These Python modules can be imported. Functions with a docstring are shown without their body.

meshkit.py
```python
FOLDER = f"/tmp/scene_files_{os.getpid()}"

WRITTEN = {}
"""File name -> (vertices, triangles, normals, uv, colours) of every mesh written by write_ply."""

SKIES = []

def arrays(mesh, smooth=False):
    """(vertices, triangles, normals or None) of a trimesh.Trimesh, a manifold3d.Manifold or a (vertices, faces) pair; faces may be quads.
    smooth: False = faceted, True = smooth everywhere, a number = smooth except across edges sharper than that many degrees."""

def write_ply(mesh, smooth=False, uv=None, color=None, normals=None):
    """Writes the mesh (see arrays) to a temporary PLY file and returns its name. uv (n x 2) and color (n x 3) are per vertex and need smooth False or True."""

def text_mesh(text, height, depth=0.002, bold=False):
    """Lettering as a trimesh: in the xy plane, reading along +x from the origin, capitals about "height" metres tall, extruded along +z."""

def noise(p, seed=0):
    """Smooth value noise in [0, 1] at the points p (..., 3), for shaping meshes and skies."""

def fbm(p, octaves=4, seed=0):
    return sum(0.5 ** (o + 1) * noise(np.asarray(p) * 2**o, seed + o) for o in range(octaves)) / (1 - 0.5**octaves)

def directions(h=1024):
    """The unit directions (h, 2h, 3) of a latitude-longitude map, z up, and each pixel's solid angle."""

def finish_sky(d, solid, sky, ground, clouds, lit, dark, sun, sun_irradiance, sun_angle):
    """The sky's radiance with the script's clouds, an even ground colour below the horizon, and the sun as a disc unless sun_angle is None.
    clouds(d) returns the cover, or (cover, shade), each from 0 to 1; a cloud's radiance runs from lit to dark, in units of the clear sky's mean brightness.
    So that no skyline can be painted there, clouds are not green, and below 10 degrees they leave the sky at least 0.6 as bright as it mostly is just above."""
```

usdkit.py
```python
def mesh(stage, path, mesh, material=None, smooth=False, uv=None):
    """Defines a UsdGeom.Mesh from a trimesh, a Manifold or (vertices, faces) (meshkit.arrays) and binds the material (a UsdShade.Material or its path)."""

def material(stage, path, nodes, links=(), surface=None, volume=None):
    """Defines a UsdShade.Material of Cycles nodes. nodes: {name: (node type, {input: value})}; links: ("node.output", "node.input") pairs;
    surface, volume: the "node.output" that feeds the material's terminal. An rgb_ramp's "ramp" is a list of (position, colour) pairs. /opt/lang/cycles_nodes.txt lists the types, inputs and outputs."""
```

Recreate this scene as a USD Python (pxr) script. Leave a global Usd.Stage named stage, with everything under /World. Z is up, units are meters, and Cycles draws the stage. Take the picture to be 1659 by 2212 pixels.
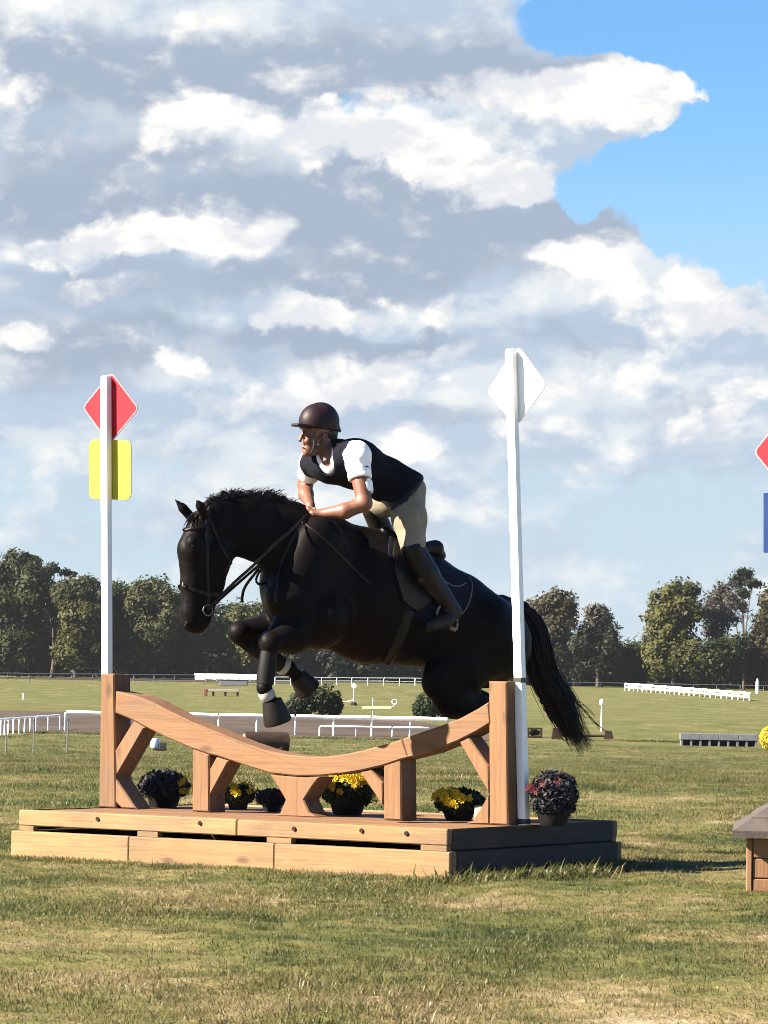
import math, random
import numpy as np, trimesh, manifold3d as m3, usdkit, meshkit
from shapely.geometry import Polygon, Point
from scipy.interpolate import PchipInterpolator
from pxr import Usd, UsdGeom, UsdLux, UsdShade, Gf, Sdf, Vt

stage = Usd.Stage.CreateInMemory()
UsdGeom.SetStageUpAxis(stage, UsdGeom.Tokens.z)
UsdGeom.SetStageMetersPerUnit(stage, 1.0)
UsdGeom.Xform.Define(stage, '/World')
UsdGeom.Scope.Define(stage, '/World/Looks')

# ------------------------------------------------------------------ camera
FOC, CU, CV = 7500.0, 829.5, 1106.0          # focal length and centre in photograph units (1659 wide)
EYE = np.array([0, 0, 1.05])
PITCH, ROLL = math.atan(364 / FOC), 0.018
EXPOSURE = 2.5
HAZE = .00005
_F = np.array([0, math.cos(PITCH), math.sin(PITCH)])
_U0 = np.array([0, -math.sin(PITCH), math.cos(PITCH)])
_R0 = np.array([1.0, 0, 0])
_R = math.cos(ROLL) * _R0 + math.sin(ROLL) * _U0
_U = -math.sin(ROLL) * _R0 + math.cos(ROLL) * _U0
cam = UsdGeom.Camera.Define(stage, '/World/camera')
cam.AddTransformOp().Set(Gf.Matrix4d(*[float(x) for row in (np.r_[_R, 0], np.r_[_U, 0], np.r_[-_F, 0], np.r_[EYE, 1]) for x in row]))
cam.CreateFocalLengthAttr(100.0)
cam.CreateHorizontalApertureAttr(100.0 * 1659 / FOC)
cam.CreateVerticalApertureAttr(100.0 * 2212 / FOC)
cam.CreateClippingRangeAttr(Gf.Vec2f(0.1, 100000))
cam.CreateExposureAttr(EXPOSURE)

# ------------------------------------------------------------------ sun and sky
SUN_EL = math.radians(34)
_h = np.array([-0.955, -0.30]); _h /= np.linalg.norm(_h)
SUN = np.array([_h[0] * math.cos(SUN_EL), _h[1] * math.cos(SUN_EL), math.sin(SUN_EL)])
SUN_ROT = math.atan2(SUN[0], SUN[1])
sun = UsdLux.DistantLight.Define(stage, '/World/sun')
_z = SUN; _x = np.cross([0, 0, 1], _z); _x /= np.linalg.norm(_x); _y = np.cross(_z, _x)
sun.AddTransformOp().Set(Gf.Matrix4d(*[float(x) for row in (np.r_[_x, 0], np.r_[_y, 0], np.r_[_z, 0], [0, 0, 60, 1]) for x in row]))
sun.CreateNormalizeAttr(True); sun.CreateIntensityAttr(1.25); sun.CreateAngleAttr(0.5)
sun.CreateColorAttr(Gf.Vec3f(1.0, 0.86, 0.70))

SKY_STRENGTH = 0.05
class Graph:
    """Collects shader nodes and links."""
    def __init__(self): self.n, self.l, self.k = {}, [], 0
    def add(self, kind, links=None, **inputs):
        name = f"n{self.k}"; self.k += 1
        self.n[name] = (kind, inputs)
        for sock, src in (links or {}).items(): self.l.append((src, f"{name}.{sock}"))
        return name
    def math(self, op, a, b=None, c=None, clamp=False):
        links, inp = {}, {'math_type': op}
        if clamp: inp['use_clamp'] = True
        for s, x in (('value1', a), ('value2', b), ('value3', c)):
            if x is None: continue
            if isinstance(x, str): links[s] = x
            else: inp[s] = float(x)
        return self.add('math', links, **inp) + '.value'
    def smooth(self, x, a, b, c=0.0, d=1.0):
        return self.add('map_range', {'value': x}, range_type='smoothstep', from_min=float(a), from_max=float(b), to_min=float(c), to_max=float(d), clamp=True) + '.result'
    def mix(self, fac, a, b, mode='mix'):
        links, inp = {}, {'mix_type': mode}
        for s, x in (('fac', fac), ('color1', a), ('color2', b)):
            if isinstance(x, str): links[s] = x
            else: inp[s] = x
        return self.add('mix', links, **inp) + '.color'
    def noise(self, vec, scale, detail=4, rough=0.5, dist=0.0, **kw):
        return self.add('noise_texture', {'vector': vec}, scale=float(scale), detail=float(detail), roughness=float(rough), distortion=float(dist), **kw) + '.fac'
    def mapping(self, vec, loc=(0, 0, 0), rot=(0, 0, 0), scale=(1, 1, 1)):
        return self.add('mapping', {'vector': vec}, location=loc, rotation=rot, scale=scale) + '.vector'
    def ramp(self, fac, stops):
        return self.add('rgb_ramp', {'fac': fac}, ramp=stops) + '.color'

SKY_BLOBS = {      # soft clumps of the cloud field as (azimuth, elevation, half width, half height, amount) in thousandths of a radian
 'cover': [(0.0, 100.0, 260.0, 150.0, 0.17), (-220.0, 150.0, 160.0, 90.0, 0.4), (-70.6, 162.7, 133.3, 69.3, 1.2), (29.4, 140.0, 34.7, 44.0, 0.5), (41.4, 169.3, 20.0, 10.7, 0.9), (61.4, 166.0, 21.3, 10.7, 1.1), (78.7, 169.3, 14.7, 7.3, 1.1), (88.1, 171.7, 6.7, 4.0, 0.7), (49.4, 130.7, 25.3, 7.3, 0.9), (62.7, 132.0, 8.0, 8.0, 0.5), (49.4, 122.7, 21.3, 6.0, 0.9), (66.7, 121.3, 10.7, 4.0, 0.5), (89.4, 110.7, 20.0, 16.0, 1.2), (66.7, 109.3, 18.7, 12.0, 0.8), (105.4, 100.0, 16.0, 12.0, 0.8), (-43.9, 100.0, 146.7, 25.3, 0.9), (49.4, 81.3, 93.3, 16.0, 0.55), (-30.6, 76.0, 93.3, 12.0, 0.35), (62.7, 62.7, 93.3, 12.0, 0.5), (-70.6, 56.0, 80.0, 16.0, 0.35), (0.1, 38.7, 160.0, 16.0, 0.3), (78.7, 189.3, 34.7, 14.7, -1.25), (101.4, 165.3, 22.7, 22.7, -1.40), (81.4, 142.7, 36.0, 12.7, -1.48), (104.1, 130.7, 22.7, 16.0, -1.33), (58.7, 181.3, 12.0, 7.3, -0.78), (3.4, 163.6, 17.0, 6.0, -1.17), (53.4, 142.7, 8.0, 6.7, -0.70), (53.4, 114.7, 17.3, 2.9, -0.50), (108.1, 117.3, 8.0, 5.3, -0.60), (76.1, 54.7, 53.3, 8.0, -0.40), (-94.6, 50.7, 26.7, 6.7, -0.50), (-102.6, 76.0, 20.0, 5.3, -0.40)],
 'lit': [(-18.6, 158, 14.7, 5.6, 1.00), (-5.3, 152.7, 14.7, 7.3, 1.00), (9.4, 150.7, 16, 8.3, 1.10), (26.7, 146.4, 16, 6.4, 1.10), (38.7, 143.3, 8, 4.8, 0.90), (-53.9, 160, 11.3, 7.7, 0.75), (-39.9, 162.7, 12, 4.8, 0.60), (37.4, 170, 17.3, 6.7, 0.95), (56.1, 165.3, 18.7, 8, 0.80), (73.4, 167.3, 16, 6.4, 0.80), (86.7, 171.3, 6.7, 3.7, 0.80), (-46.6, 130.7, 14.7, 5.6, 0.80), (-62.6, 124.7, 26.7, 4.8, 0.90), (-93.3, 120.7, 25.3, 3.7, 0.75), (-25.3, 104, 9.6, 6.1, 1.28), (-13.3, 107.3, 14.7, 4.8, 0.98), (-102.6, 97.3, 10, 3.7, 0.88), (-62.6, 90, 8.3, 4, 0.98), (14.7, 105.3, 8, 4.8, 0.88), (-5.3, 85.3, 12, 5.3, 0.88), (-25.3, 81.3, 22.7, 5.3, 0.68), (85.4, 116, 9.6, 6.4, 1.10), (92.1, 108, 12, 9.3, 1.10), (80.1, 104, 10.7, 7.5, 1.08), (64.1, 113.3, 10.7, 6.1, 0.70), (48.1, 122.4, 17.3, 4.3, 0.80), (108.1, 101.3, 10.7, 4.8, 0.88), (48.1, 85.3, 6.7, 4, 0.88), (10.7, 67.3, 8.3, 5.3, 1.18), (88.1, 70.7, 17.3, 6.1, 0.78), (-93.3, 41.3, 5.3, 2.9, 0.78), (-110.6, 140, 5.3, 3.5, 0.60), (-110.6, 162.7, 12, 9.3, 0.60), (-83.9, 110.7, 21.3, 3.5, 0.50), (68.1, 89.3, 12, 4, 0.68), (102.7, 80, 10.7, 4.8, 0.78), (76.1, 49.3, 16, 2.9, 0.58), (-51.9, 77.3, 10.7, 3.5, 0.68), (4.1, 92, 16, 4, 0.68), (22.7, 93.3, 8, 3.5, 0.68), (46.7, 72, 14.7, 4, 0.58), (9.4, 190.7, 26.7, 5.3, 0.25), (-99.9, 188, 29.3, 8, 0.35), (-46.6, 188, 26.7, 4, 0.20)],
 'dark': [(-41.3, 176.0, 100.0, 11.3, 0.95), (13.4, 172.0, 44.0, 7.3, 0.8), (-90.6, 160.0, 40.0, 13.3, 0.55), (-57.3, 140.0, 56.0, 13.3, 0.7), (9.4, 135.3, 56.0, 9.3, 0.95), (53.4, 132.7, 20.0, 6.0, 0.9), (2.7, 121.3, 44.0, 11.3, 0.95), (-99.9, 132.0, 25.3, 10.7, 0.65), (-67.9, 113.3, 50.7, 5.3, 0.75), (-90.6, 102.7, 37.3, 6.0, 0.6), (-43.9, 94.7, 58.7, 7.3, 0.55), (-97.3, 88.0, 26.7, 8.0, 0.6), (-11.9, 96.7, 28.0, 4.3, 0.6), (36.1, 96.0, 29.3, 6.0, 0.4), (56.1, 102.7, 16.0, 5.3, 0.4), (-17.3, 75.3, 42.7, 4.5, 0.4), (-63.9, 65.3, 17.3, 3.5, 0.45), (82.7, 60.7, 37.3, 4.0, 0.35), (82.7, 79.3, 29.3, 4.0, 0.4), (29.4, 77.3, 21.3, 3.5, 0.35), (60.1, 160.0, 26.7, 4.0, 0.3), (34.7, 156.0, 12.0, 4.0, 0.35), (2.7, 192.0, 46.7, 5.3, 0.3)],
}

SHOWN = 2.0 ** -EXPOSURE / SKY_STRENGTH          # from a brightness as photographed to the sky's own
def tone(r, g_, b): return tuple(((c / 255) ** 2.2) * SHOWN for c in (r, g_, b))
def build_sky():
    g = Graph()
    d = g.add('texture_coordinate') + '.generated'
    sky = g.add('sky_texture', sky_type='single_scattering', sun_disc=False, sun_elevation=SUN_EL, sun_rotation=SUN_ROT, altitude=50.0, air_density=1.0, aerosol_density=0.5, ozone_density=2.0) + '.color'
    sky = g.add('hsv', {'color': sky}, hue=0.5, saturation=1.30, value=SKY_VALUE, fac=1.0) + '.color'
    sky = g.mix(1.0, sky, (.80, .90, 1.02), 'multiply')
    Z = g.add('separate_xyz', {'vector': d}) + '.z'
    def warped(scale, ax, az, detail):
        w = g.add('noise_texture', {'vector': d}, scale=scale, detail=detail, roughness=0.6) + '.color'
        w = g.add('vector_math', {'vector1': w}, math_type='subtract', vector2=(.5, .5, .5)) + '.vector'
        return g.add('vector_math', {'vector1': w}, math_type='multiply', vector2=(ax, .0, az)) + '.vector'
    def plus(a, b): return g.add('vector_math', {'vector1': a, 'vector2': b}, math_type='add') + '.vector'
    dw = plus(plus(d, warped(26.0, .050, .026, 3.0)), warped(110.0, .014, .010, 4.0))
    def blobs(items, dv):
        total = None
        for a, e, w, h, amt in items:
            q = g.add('vector_math', {'vector1': dv}, math_type='subtract', vector2=(a / 1000, 1.0, e / 1000)) + '.vector'
            q = g.add('vector_math', {'vector1': q}, math_type='multiply', vector2=(1000 / (1.45 * w), .6, 1000 / (1.45 * h))) + '.vector'
            r = g.add('vector_math', {'vector1': q, 'vector2': q}, math_type='dot_product') + '.value'
            t = g.smooth(r, 0, 1, amt, 0)
            total = t if total is None else g.math('add', total, t)
        return total
    def field(off, scale, detail, stretch=1.7): return g.noise(g.mapping(d, loc=off, scale=(1, 1, stretch)), scale, detail, .58, .25)
    n0 = field((3.1, 0, .4), 24, 7); n1 = field((3.1 - .006, 0, .4 + .016), 24, 7)
    puff = field((1.7, 0, 2.2), 62, 7, 1.35); soft = field((5.2, 0, 1.1), 11, 4, 2.6)
    relief = g.math('subtract', n0, n1)
    cover = g.math('add', blobs(SKY_BLOBS['cover'], dw), g.math('multiply_add', n0, 1.5, -.92))
    cover = g.math('add', cover, g.math('multiply_add', puff, 1.5, -.75))
    alpha = g.smooth(cover, -.10, .62)
    lm = g.math('add', blobs(SKY_BLOBS['lit'], dw), g.math('multiply_add', puff, 1.6, -.82))
    lm = g.math('add', lm, g.math('multiply_add', n0, .9, -.45))
    lit = g.smooth(g.math('add', lm, g.math('multiply', relief, 2.2)), .03, .95)
    dm = g.smooth(g.math('add', blobs(SKY_BLOBS['dark'], dw), g.math('multiply_add', n0, 1.0, -.52)), .05, .95)
    mid = g.mix(g.smooth(g.math('multiply_add', relief, 1.3, soft), .36, .64), tone(190, 207, 227), tone(228, 236, 242))
    col = g.mix(dm, mid, tone(171, 185, 205))
    white = g.mix(g.smooth(g.math('multiply_add', relief, 1.5, n0), .36, .66), tone(232, 235, 240), tone(264, 262, 256))
    col = g.mix(lit, col, white)
    low = g.smooth(Z, 0.05, 0.165, 1, 0)
    skyp = g.mix(g.math('multiply', low, .92), sky, tone(198, 219, 236))
    col = g.mix(g.math('multiply', g.smooth(Z, 0.0, 0.09, 1, 0), .45), col, tone(219, 229, 234))
    out = g.mix(alpha, skyp, col)
    bg = g.add('background_shader', {'color': out}, strength=SKY_STRENGTH)
    return g, bg + '.background'
SKY_VALUE = 0.66
g, surf = build_sky()
sky_mat = usdkit.material(stage, '/World/Looks/sky', g.n, g.l, surface=surf)
dome = UsdLux.DomeLight.Define(stage, '/World/sky')
dome.CreateIntensityAttr(1.0)
UsdShade.MaterialBindingAPI.Apply(dome.GetPrim()).Bind(sky_mat)
dome.GetPrim().SetCustomDataByKey('kind', 'structure')
dome.GetPrim().SetCustomDataByKey('label', 'blue sky with broken grey and white clouds')

# ------------------------------------------------------------------ placing helpers
def ray(u, v):
    d = _F + _R * ((u - CU) / FOC) - _U * ((v - CV) / FOC)
    return d / d[1]                                   # unit depth along y
def at_depth(u, v, y): return EYE + ray(u, v) * y
def on_z(u, v, z):
    r = ray(u, v); return EYE + r * ((z - EYE[2]) / r[2])
def on_plane(u, v, p, n):
    r = ray(u, v); return EYE + r * (np.dot(np.asarray(p) - EYE, n) / np.dot(r, n))
_prof = PchipInterpolator([-400, 0, 34, 60, 100, 150, 180, 210, 300, 350, 420, 470, 600, 1200, 4000], [0, 0, 0, -.55, -1.3, -1.85, -2.0, -1.15, -1.2, -.7, .42, .8, 1.2, 1.4, 1.5])
def gz(y): return float(_prof(y))
def on_ground(u, v):
    r = ray(u, v); prev = 5.0
    for y in np.geomspace(5, 700, 4000):
        if EYE[2] + r[2] * y <= gz(y): return np.array([r[0] * y, y, gz(y)])
    return np.array([r[0] * 600, 600, gz(600)])

# ------------------------------------------------------------------ prim helpers
_taken = set()
def numbered(path):
    if path not in _taken: _taken.add(path); return path
    k = 1
    while f'{path}_{k:03d}' in _taken: k += 1
    _taken.add(f'{path}_{k:03d}'); return f'{path}_{k:03d}'
def tag(prim, label=None, cat=None, group=None, kind=None):
    for k, x in (('label', label), ('category', cat), ('group', group), ('kind', kind)):
        if x: prim.SetCustomDataByKey(k, x)
class Node:
    def __init__(self, path, inv): self.path, self.inv = path, inv
def thing(name, label, cat, base, rz=0.0, group=None):
    path = numbered('/World/' + name)
    x = UsdGeom.Xform.Define(stage, path)
    base = [float(c) for c in base]
    x.AddTranslateOp().Set(Gf.Vec3d(*base)); x.AddRotateZOp().Set(math.degrees(rz))
    tag(x.GetPrim(), label, cat, group)
    c, s = math.cos(rz), math.sin(rz)
    M = np.array([[c, -s, 0, base[0]], [s, c, 0, base[1]], [0, 0, 1, base[2]], [0, 0, 0, 1]])
    return Node(path, np.linalg.inv(M))
def verts(mesh):
    v, f, _ = meshkit.arrays(mesh, False); return np.asarray(v, float), np.asarray(f, int)
def part(parent, name, mesh, mat, smooth=False, label=None, kind=None):
    v, f = verts(mesh)
    v = v @ parent.inv[:3, :3].T + parent.inv[:3, 3]
    path = numbered(f'{parent.path}/{name}')
    p = usdkit.mesh(stage, path, (v, f), mat, smooth=smooth)
    tag(p.GetPrim(), label, kind=kind)
    return Node(path, parent.inv)
def solo(name, mesh, mat, label=None, cat=None, group=None, kind=None, smooth=False):
    p = usdkit.mesh(stage, numbered('/World/' + name), verts(mesh), mat, smooth=smooth)
    tag(p.GetPrim(), label, cat, group, kind); return p
def cat_(ms):
    vs, fs, n = [], [], 0
    for m in ms:
        v, f = verts(m); vs.append(v); fs.append(f + n); n += len(v)
    return np.vstack(vs), np.vstack(fs)

# ------------------------------------------------------------------ mesh helpers
def tube(pts, radii, sides=8, flat=None):
    """Closed tube along a polyline. flat = (direction, factor) flattens the section along a direction."""
    p = np.asarray(pts, float); n = len(p)
    r = np.broadcast_to(radii, (n,)).astype(float)
    t = np.gradient(p, axis=0); t /= np.linalg.norm(t, axis=1, keepdims=True) + 1e-12
    ref = np.array([0, 0, 1.0]) if abs(t[:, 2]).mean() < .85 else np.array([0, 1.0, 0])
    a = np.cross(t, ref); a /= np.linalg.norm(a, axis=1, keepdims=True) + 1e-12
    b = np.cross(t, a)
    ang = np.arange(sides) * 2 * np.pi / sides
    off = np.cos(ang)[None, :, None] * a[:, None] + np.sin(ang)[None, :, None] * b[:, None]
    if flat is not None:
        fd = np.asarray(flat[0], float); fd /= np.linalg.norm(fd)
        off = off - (off @ fd)[..., None] * fd * (1 - flat[1])
    v = (p[:, None] + r[:, None, None] * off).reshape(-1, 3)
    i, j = np.meshgrid(np.arange(n - 1), np.arange(sides), indexing='ij')
    q = np.stack([i * sides + j, (i + 1) * sides + j, (i + 1) * sides + (j + 1) % sides, i * sides + (j + 1) % sides], -1).reshape(-1, 4)
    f = np.vstack([q[:, [0, 1, 2]], q[:, [0, 2, 3]]])
    v = np.vstack([v, p[0], p[-1]]); c0, c1 = n * sides, n * sides + 1
    k = np.arange(sides)
    f = np.vstack([f, np.c_[np.full(sides, c0), k, (k + 1) % sides], np.c_[np.full(sides, c1), (n - 1) * sides + (k + 1) % sides, (n - 1) * sides + k]])
    return v, f
def spline(pts, n=24):
    p = np.asarray(pts, float); t = np.r_[0, np.cumsum(np.linalg.norm(np.diff(p, axis=0), axis=1))]
    keep = np.r_[True, np.diff(t) > 1e-9]; p, t = p[keep], t[keep]
    return PchipInterpolator(t, p)(np.linspace(0, t[-1], n))
def box(lo, hi, bev=0.006):
    lo, hi = np.asarray(lo, float), np.asarray(hi, float); c = np.array([bev] * 3)
    pts = []
    for k in range(3):
        a = c.copy(); a[k] = 0
        for s in np.ndindex(2, 2, 2): pts.append(np.where(s, hi - a, lo + a))
    return m3.Manifold.hull_points(np.array(pts))
def prism(poly, origin, ax, ay, an, depth, bev=0.007):
    """Polygon (2-D, in axes ax, ay from origin) extruded along an, its edges chamfered."""
    poly = np.asarray(poly, float)
    if Polygon(poly).exterior.is_ccw is False: poly = poly[::-1]
    n = len(poly)
    def inset(d):
        e = np.roll(poly, -1, 0) - poly; e /= np.linalg.norm(e, axis=1, keepdims=True)
        nr = np.c_[-e[:, 1], e[:, 0]]
        a, b = np.roll(nr, 1, 0), nr
        m = a + b; m /= np.maximum((m * b).sum(1, keepdims=True), .35)
        return poly + m * d
    rings = [(inset(bev), 0), (poly, bev), (poly, depth - bev), (inset(bev), depth)]
    V = np.vstack([np.asarray(origin) + q[:, :1] * np.asarray(ax) + q[:, 1:] * np.asarray(ay) + z * np.asarray(an) for q, z in rings])
    F = []
    for k in range(3):
        for i in range(n):
            j = (i + 1) % n; a, b = k * n, (k + 1) * n
            F += [[a + i, b + i, b + j], [a + i, b + j, a + j]]
    tv, tf = trimesh.creation.triangulate_polygon(Polygon(poly), engine='earcut')
    # map the triangulation's vertices back to the outline
    idx = [int(np.argmin(((poly - p) ** 2).sum(1))) for p in tv]
    for t in tf:
        a, b, c = (idx[k] for k in t)
        if np.cross(poly[b] - poly[a], poly[c] - poly[a]) < 0: b, c = c, b
        F += [[a, b, c], [3 * n + a, 3 * n + c, 3 * n + b]]
    V = V; F = np.array(F)
    tm = trimesh.Trimesh(V, F, process=False); tm.fix_normals()
    return np.array(tm.vertices), np.array(tm.faces)
def hull(points): return m3.Manifold.hull_points(np.asarray(points, float))

# ------------------------------------------------------------------ signed distance modelling
class SDF:
    """Smooth union of tapered capsules on a grid, meshed with surface nets. Points are in the caller's space."""
    def __init__(self, lo, hi, h):
        self.lo, self.h = np.asarray(lo, float), h
        self.n = np.ceil((np.asarray(hi) - self.lo) / h).astype(int) + 1
        self.f = np.full(self.n, 0.5, np.float32)
    def _win(self, lo, hi):
        a = np.clip(np.floor((lo - self.lo) / self.h).astype(int), 0, self.n - 1)
        b = np.clip(np.ceil((hi - self.lo) / self.h).astype(int) + 1, 1, self.n)
        sl = tuple(slice(x, y) for x, y in zip(a, b))
        P = np.meshgrid(*[self.lo[k] + self.h * np.arange(a[k], b[k]) for k in range(3)], indexing='ij', sparse=True)
        return sl, P
    def cone(self, p1, r1, p2, r2, k=0.03, squash=None, op='add', axis=None):
        """squash = (unit vector, factor): the section is factor times as wide along that vector."""
        p1, p2 = np.asarray(p1, float), np.asarray(p2, float)
        R = max(r1, r2) * max(1.0, squash[1] if squash else 1.0) + 3 * k + 2 * self.h
        sl, P = self._win(np.minimum(p1, p2) - R, np.maximum(p1, p2) + R)
        if 0 in self.f[sl].shape: return
        D = [P[i] - p1[i] for i in range(3)]; ba = p2 - p1
        if squash:
            s, fac = squash; e = (1 / fac - 1)
            w = sum(D[i] * s[i] for i in range(3)) * e
            D = [D[i] + w * s[i] for i in range(3)]
            ba = ba + np.dot(ba, s) * e * np.asarray(s)
        l2 = max(float(ba @ ba), 1e-12)
        t = np.clip(sum(D[i] * ba[i] for i in range(3)) / l2, 0, 1)
        d = np.sqrt(sum((D[i] - t * ba[i]) ** 2 for i in range(3))) - (r1 + (r2 - r1) * t)
        if squash and squash[1] < 1: d = d * (0.5 + 0.5 * squash[1])
        f = self.f[sl]
        if op == 'add':
            hh = np.clip(.5 + .5 * (f - d) / k, 0, 1)
            self.f[sl] = f + (d - f) * hh - k * hh * (1 - hh)
        else:
            d = -d
            hh = np.clip(.5 - .5 * (f - d) / k, 0, 1)
            self.f[sl] = f + (d - f) * hh + k * hh * (1 - hh)
    def ball(self, p, r, **kw): self.cone(p, r, np.asarray(p, float) + 1e-5, r, **kw)
    def cut(self, p, n):
        """Keep the side of the plane that n points away from."""
        P = np.meshgrid(*[self.lo[k] + self.h * np.arange(self.n[k]) for k in range(3)], indexing='ij', sparse=True)
        n = np.asarray(n, float); n = n / np.linalg.norm(n)
        self.f = np.maximum(self.f, sum((P[i] - p[i]) * n[i] for i in range(3)).astype(np.float32))
    def rough(self, amp, scale, seed=0):
        idx = np.argwhere(np.abs(self.f) < .05)
        if len(idx): self.f[tuple(idx.T)] += (meshkit.fbm((self.lo + idx * self.h) * scale, 3, seed) - .5) * 2 * amp
    def mesh(self, smooth=2):
        f = self.f; s = f < 0
        corners = [f[i:f.shape[0] - 1 + i, j:f.shape[1] - 1 + j, k:f.shape[2] - 1 + k] for i in (0, 1) for j in (0, 1) for k in (0, 1)]
        cnt = sum((c < 0).astype(np.int8) for c in corners)
        act = (cnt > 0) & (cnt < 8)
        ids = np.full(act.shape, -1, np.int64); ids[act] = np.arange(act.sum())
        cell = np.argwhere(act)
        cv = np.stack([c[act] for c in corners], 1)
        off = np.array([(i, j, k) for i in (0, 1) for j in (0, 1) for k in (0, 1)], float)
        acc, num = np.zeros((len(cell), 3)), np.zeros(len(cell))
        for a in range(8):
            for b in range(a + 1, 8):
                if np.abs(off[a] - off[b]).sum() != 1: continue
                x = (cv[:, a] < 0) != (cv[:, b] < 0)
                t = cv[x, a] / (cv[x, a] - cv[x, b])
                acc[x] += off[a] + t[:, None] * (off[b] - off[a]); num[x] += 1
        v = self.lo + (cell + acc / num[:, None]) * self.h
        faces = []
        for ax in range(3):
            o = [slice(1, -1)] * 3
            lo_, hi_ = list(o), list(o)
            lo_[ax], hi_[ax] = slice(0, -1), slice(1, None)
            A, B = s[tuple(lo_)], s[tuple(hi_)]
            e = np.argwhere(A != B)
            if not len(e): continue
            base = e + 1; base[:, ax] -= 1
            b1, b2 = (ax + 1) % 3, (ax + 2) % 3
            def g_(d1, d2):
                q = base.copy(); q[:, b1] += d1; q[:, b2] += d2; return ids[tuple(q.T)]
            q = np.stack([g_(-1, -1), g_(0, -1), g_(0, 0), g_(-1, 0)], 1)
            flip = ~A[tuple(e.T)]
            q[flip] = q[flip][:, ::-1]
            faces.append(q)
        q = np.vstack(faces); q = q[(q >= 0).all(1)]
        fcs = np.vstack([q[:, [0, 1, 2]], q[:, [0, 2, 3]]])
        tm = trimesh.Trimesh(v, fcs, process=False)
        e = np.vstack([fcs[:, [0, 1]], fcs[:, [1, 2]], fcs[:, [2, 0]]]); ct = np.maximum(np.bincount(e.ravel(), minlength=len(v)), 1)
        def calm(v, lim):
            nb = np.stack([np.bincount(e[:, 0], v[e[:, 1], c], len(v)) + np.bincount(e[:, 1], v[e[:, 0], c], len(v)) for c in range(3)], 1)
            mean = nb / ct[:, None]; far = np.linalg.norm(v - mean, axis=1) > lim * self.h; return np.where(far[:, None], mean, v)
        for _ in range(4): v = calm(v, .5)
        tm.vertices = v
        if smooth: trimesh.smoothing.filter_taubin(tm, lamb=.5, nu=.52, iterations=smooth)
        v = np.array(tm.vertices)
        for _ in range(6): v = calm(v, .42)
        return v, np.array(tm.faces)

# ------------------------------------------------------------------ materials
def mat(name, g, out): return usdkit.material(stage, '/World/Looks/' + name, g.n, g.l, surface=out)
def plain(name, color, rough=.6, var=.0, scale=8.0, bump=.0, bscale=60.0, spec=.5, coat=0.0, color2=None, sheen=0.0):
    g = Graph(); pos = g.add('texture_coordinate') + '.object'
    lk = {}
    if var or color2:
        n = g.noise(pos, scale, 5, .6)
        c2 = color2 or tuple(c * (1 - var) for c in color)
        lk['base_color'] = g.mix(g.smooth(n, .35, .65), color, c2)
    if bump:
        lk['normal'] = g.add('bump', {'height': g.noise(pos, bscale, 4, .6)}, strength=bump, distance=.01) + '.normal'
    inp = dict(roughness=rough, specular_ior_level=spec, coat_weight=coat, sheen_weight=sheen)
    if 'base_color' not in lk: inp['base_color'] = color
    p = g.add('principled_bsdf', lk, **inp)
    return mat(name, g, p + '.BSDF')
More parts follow.
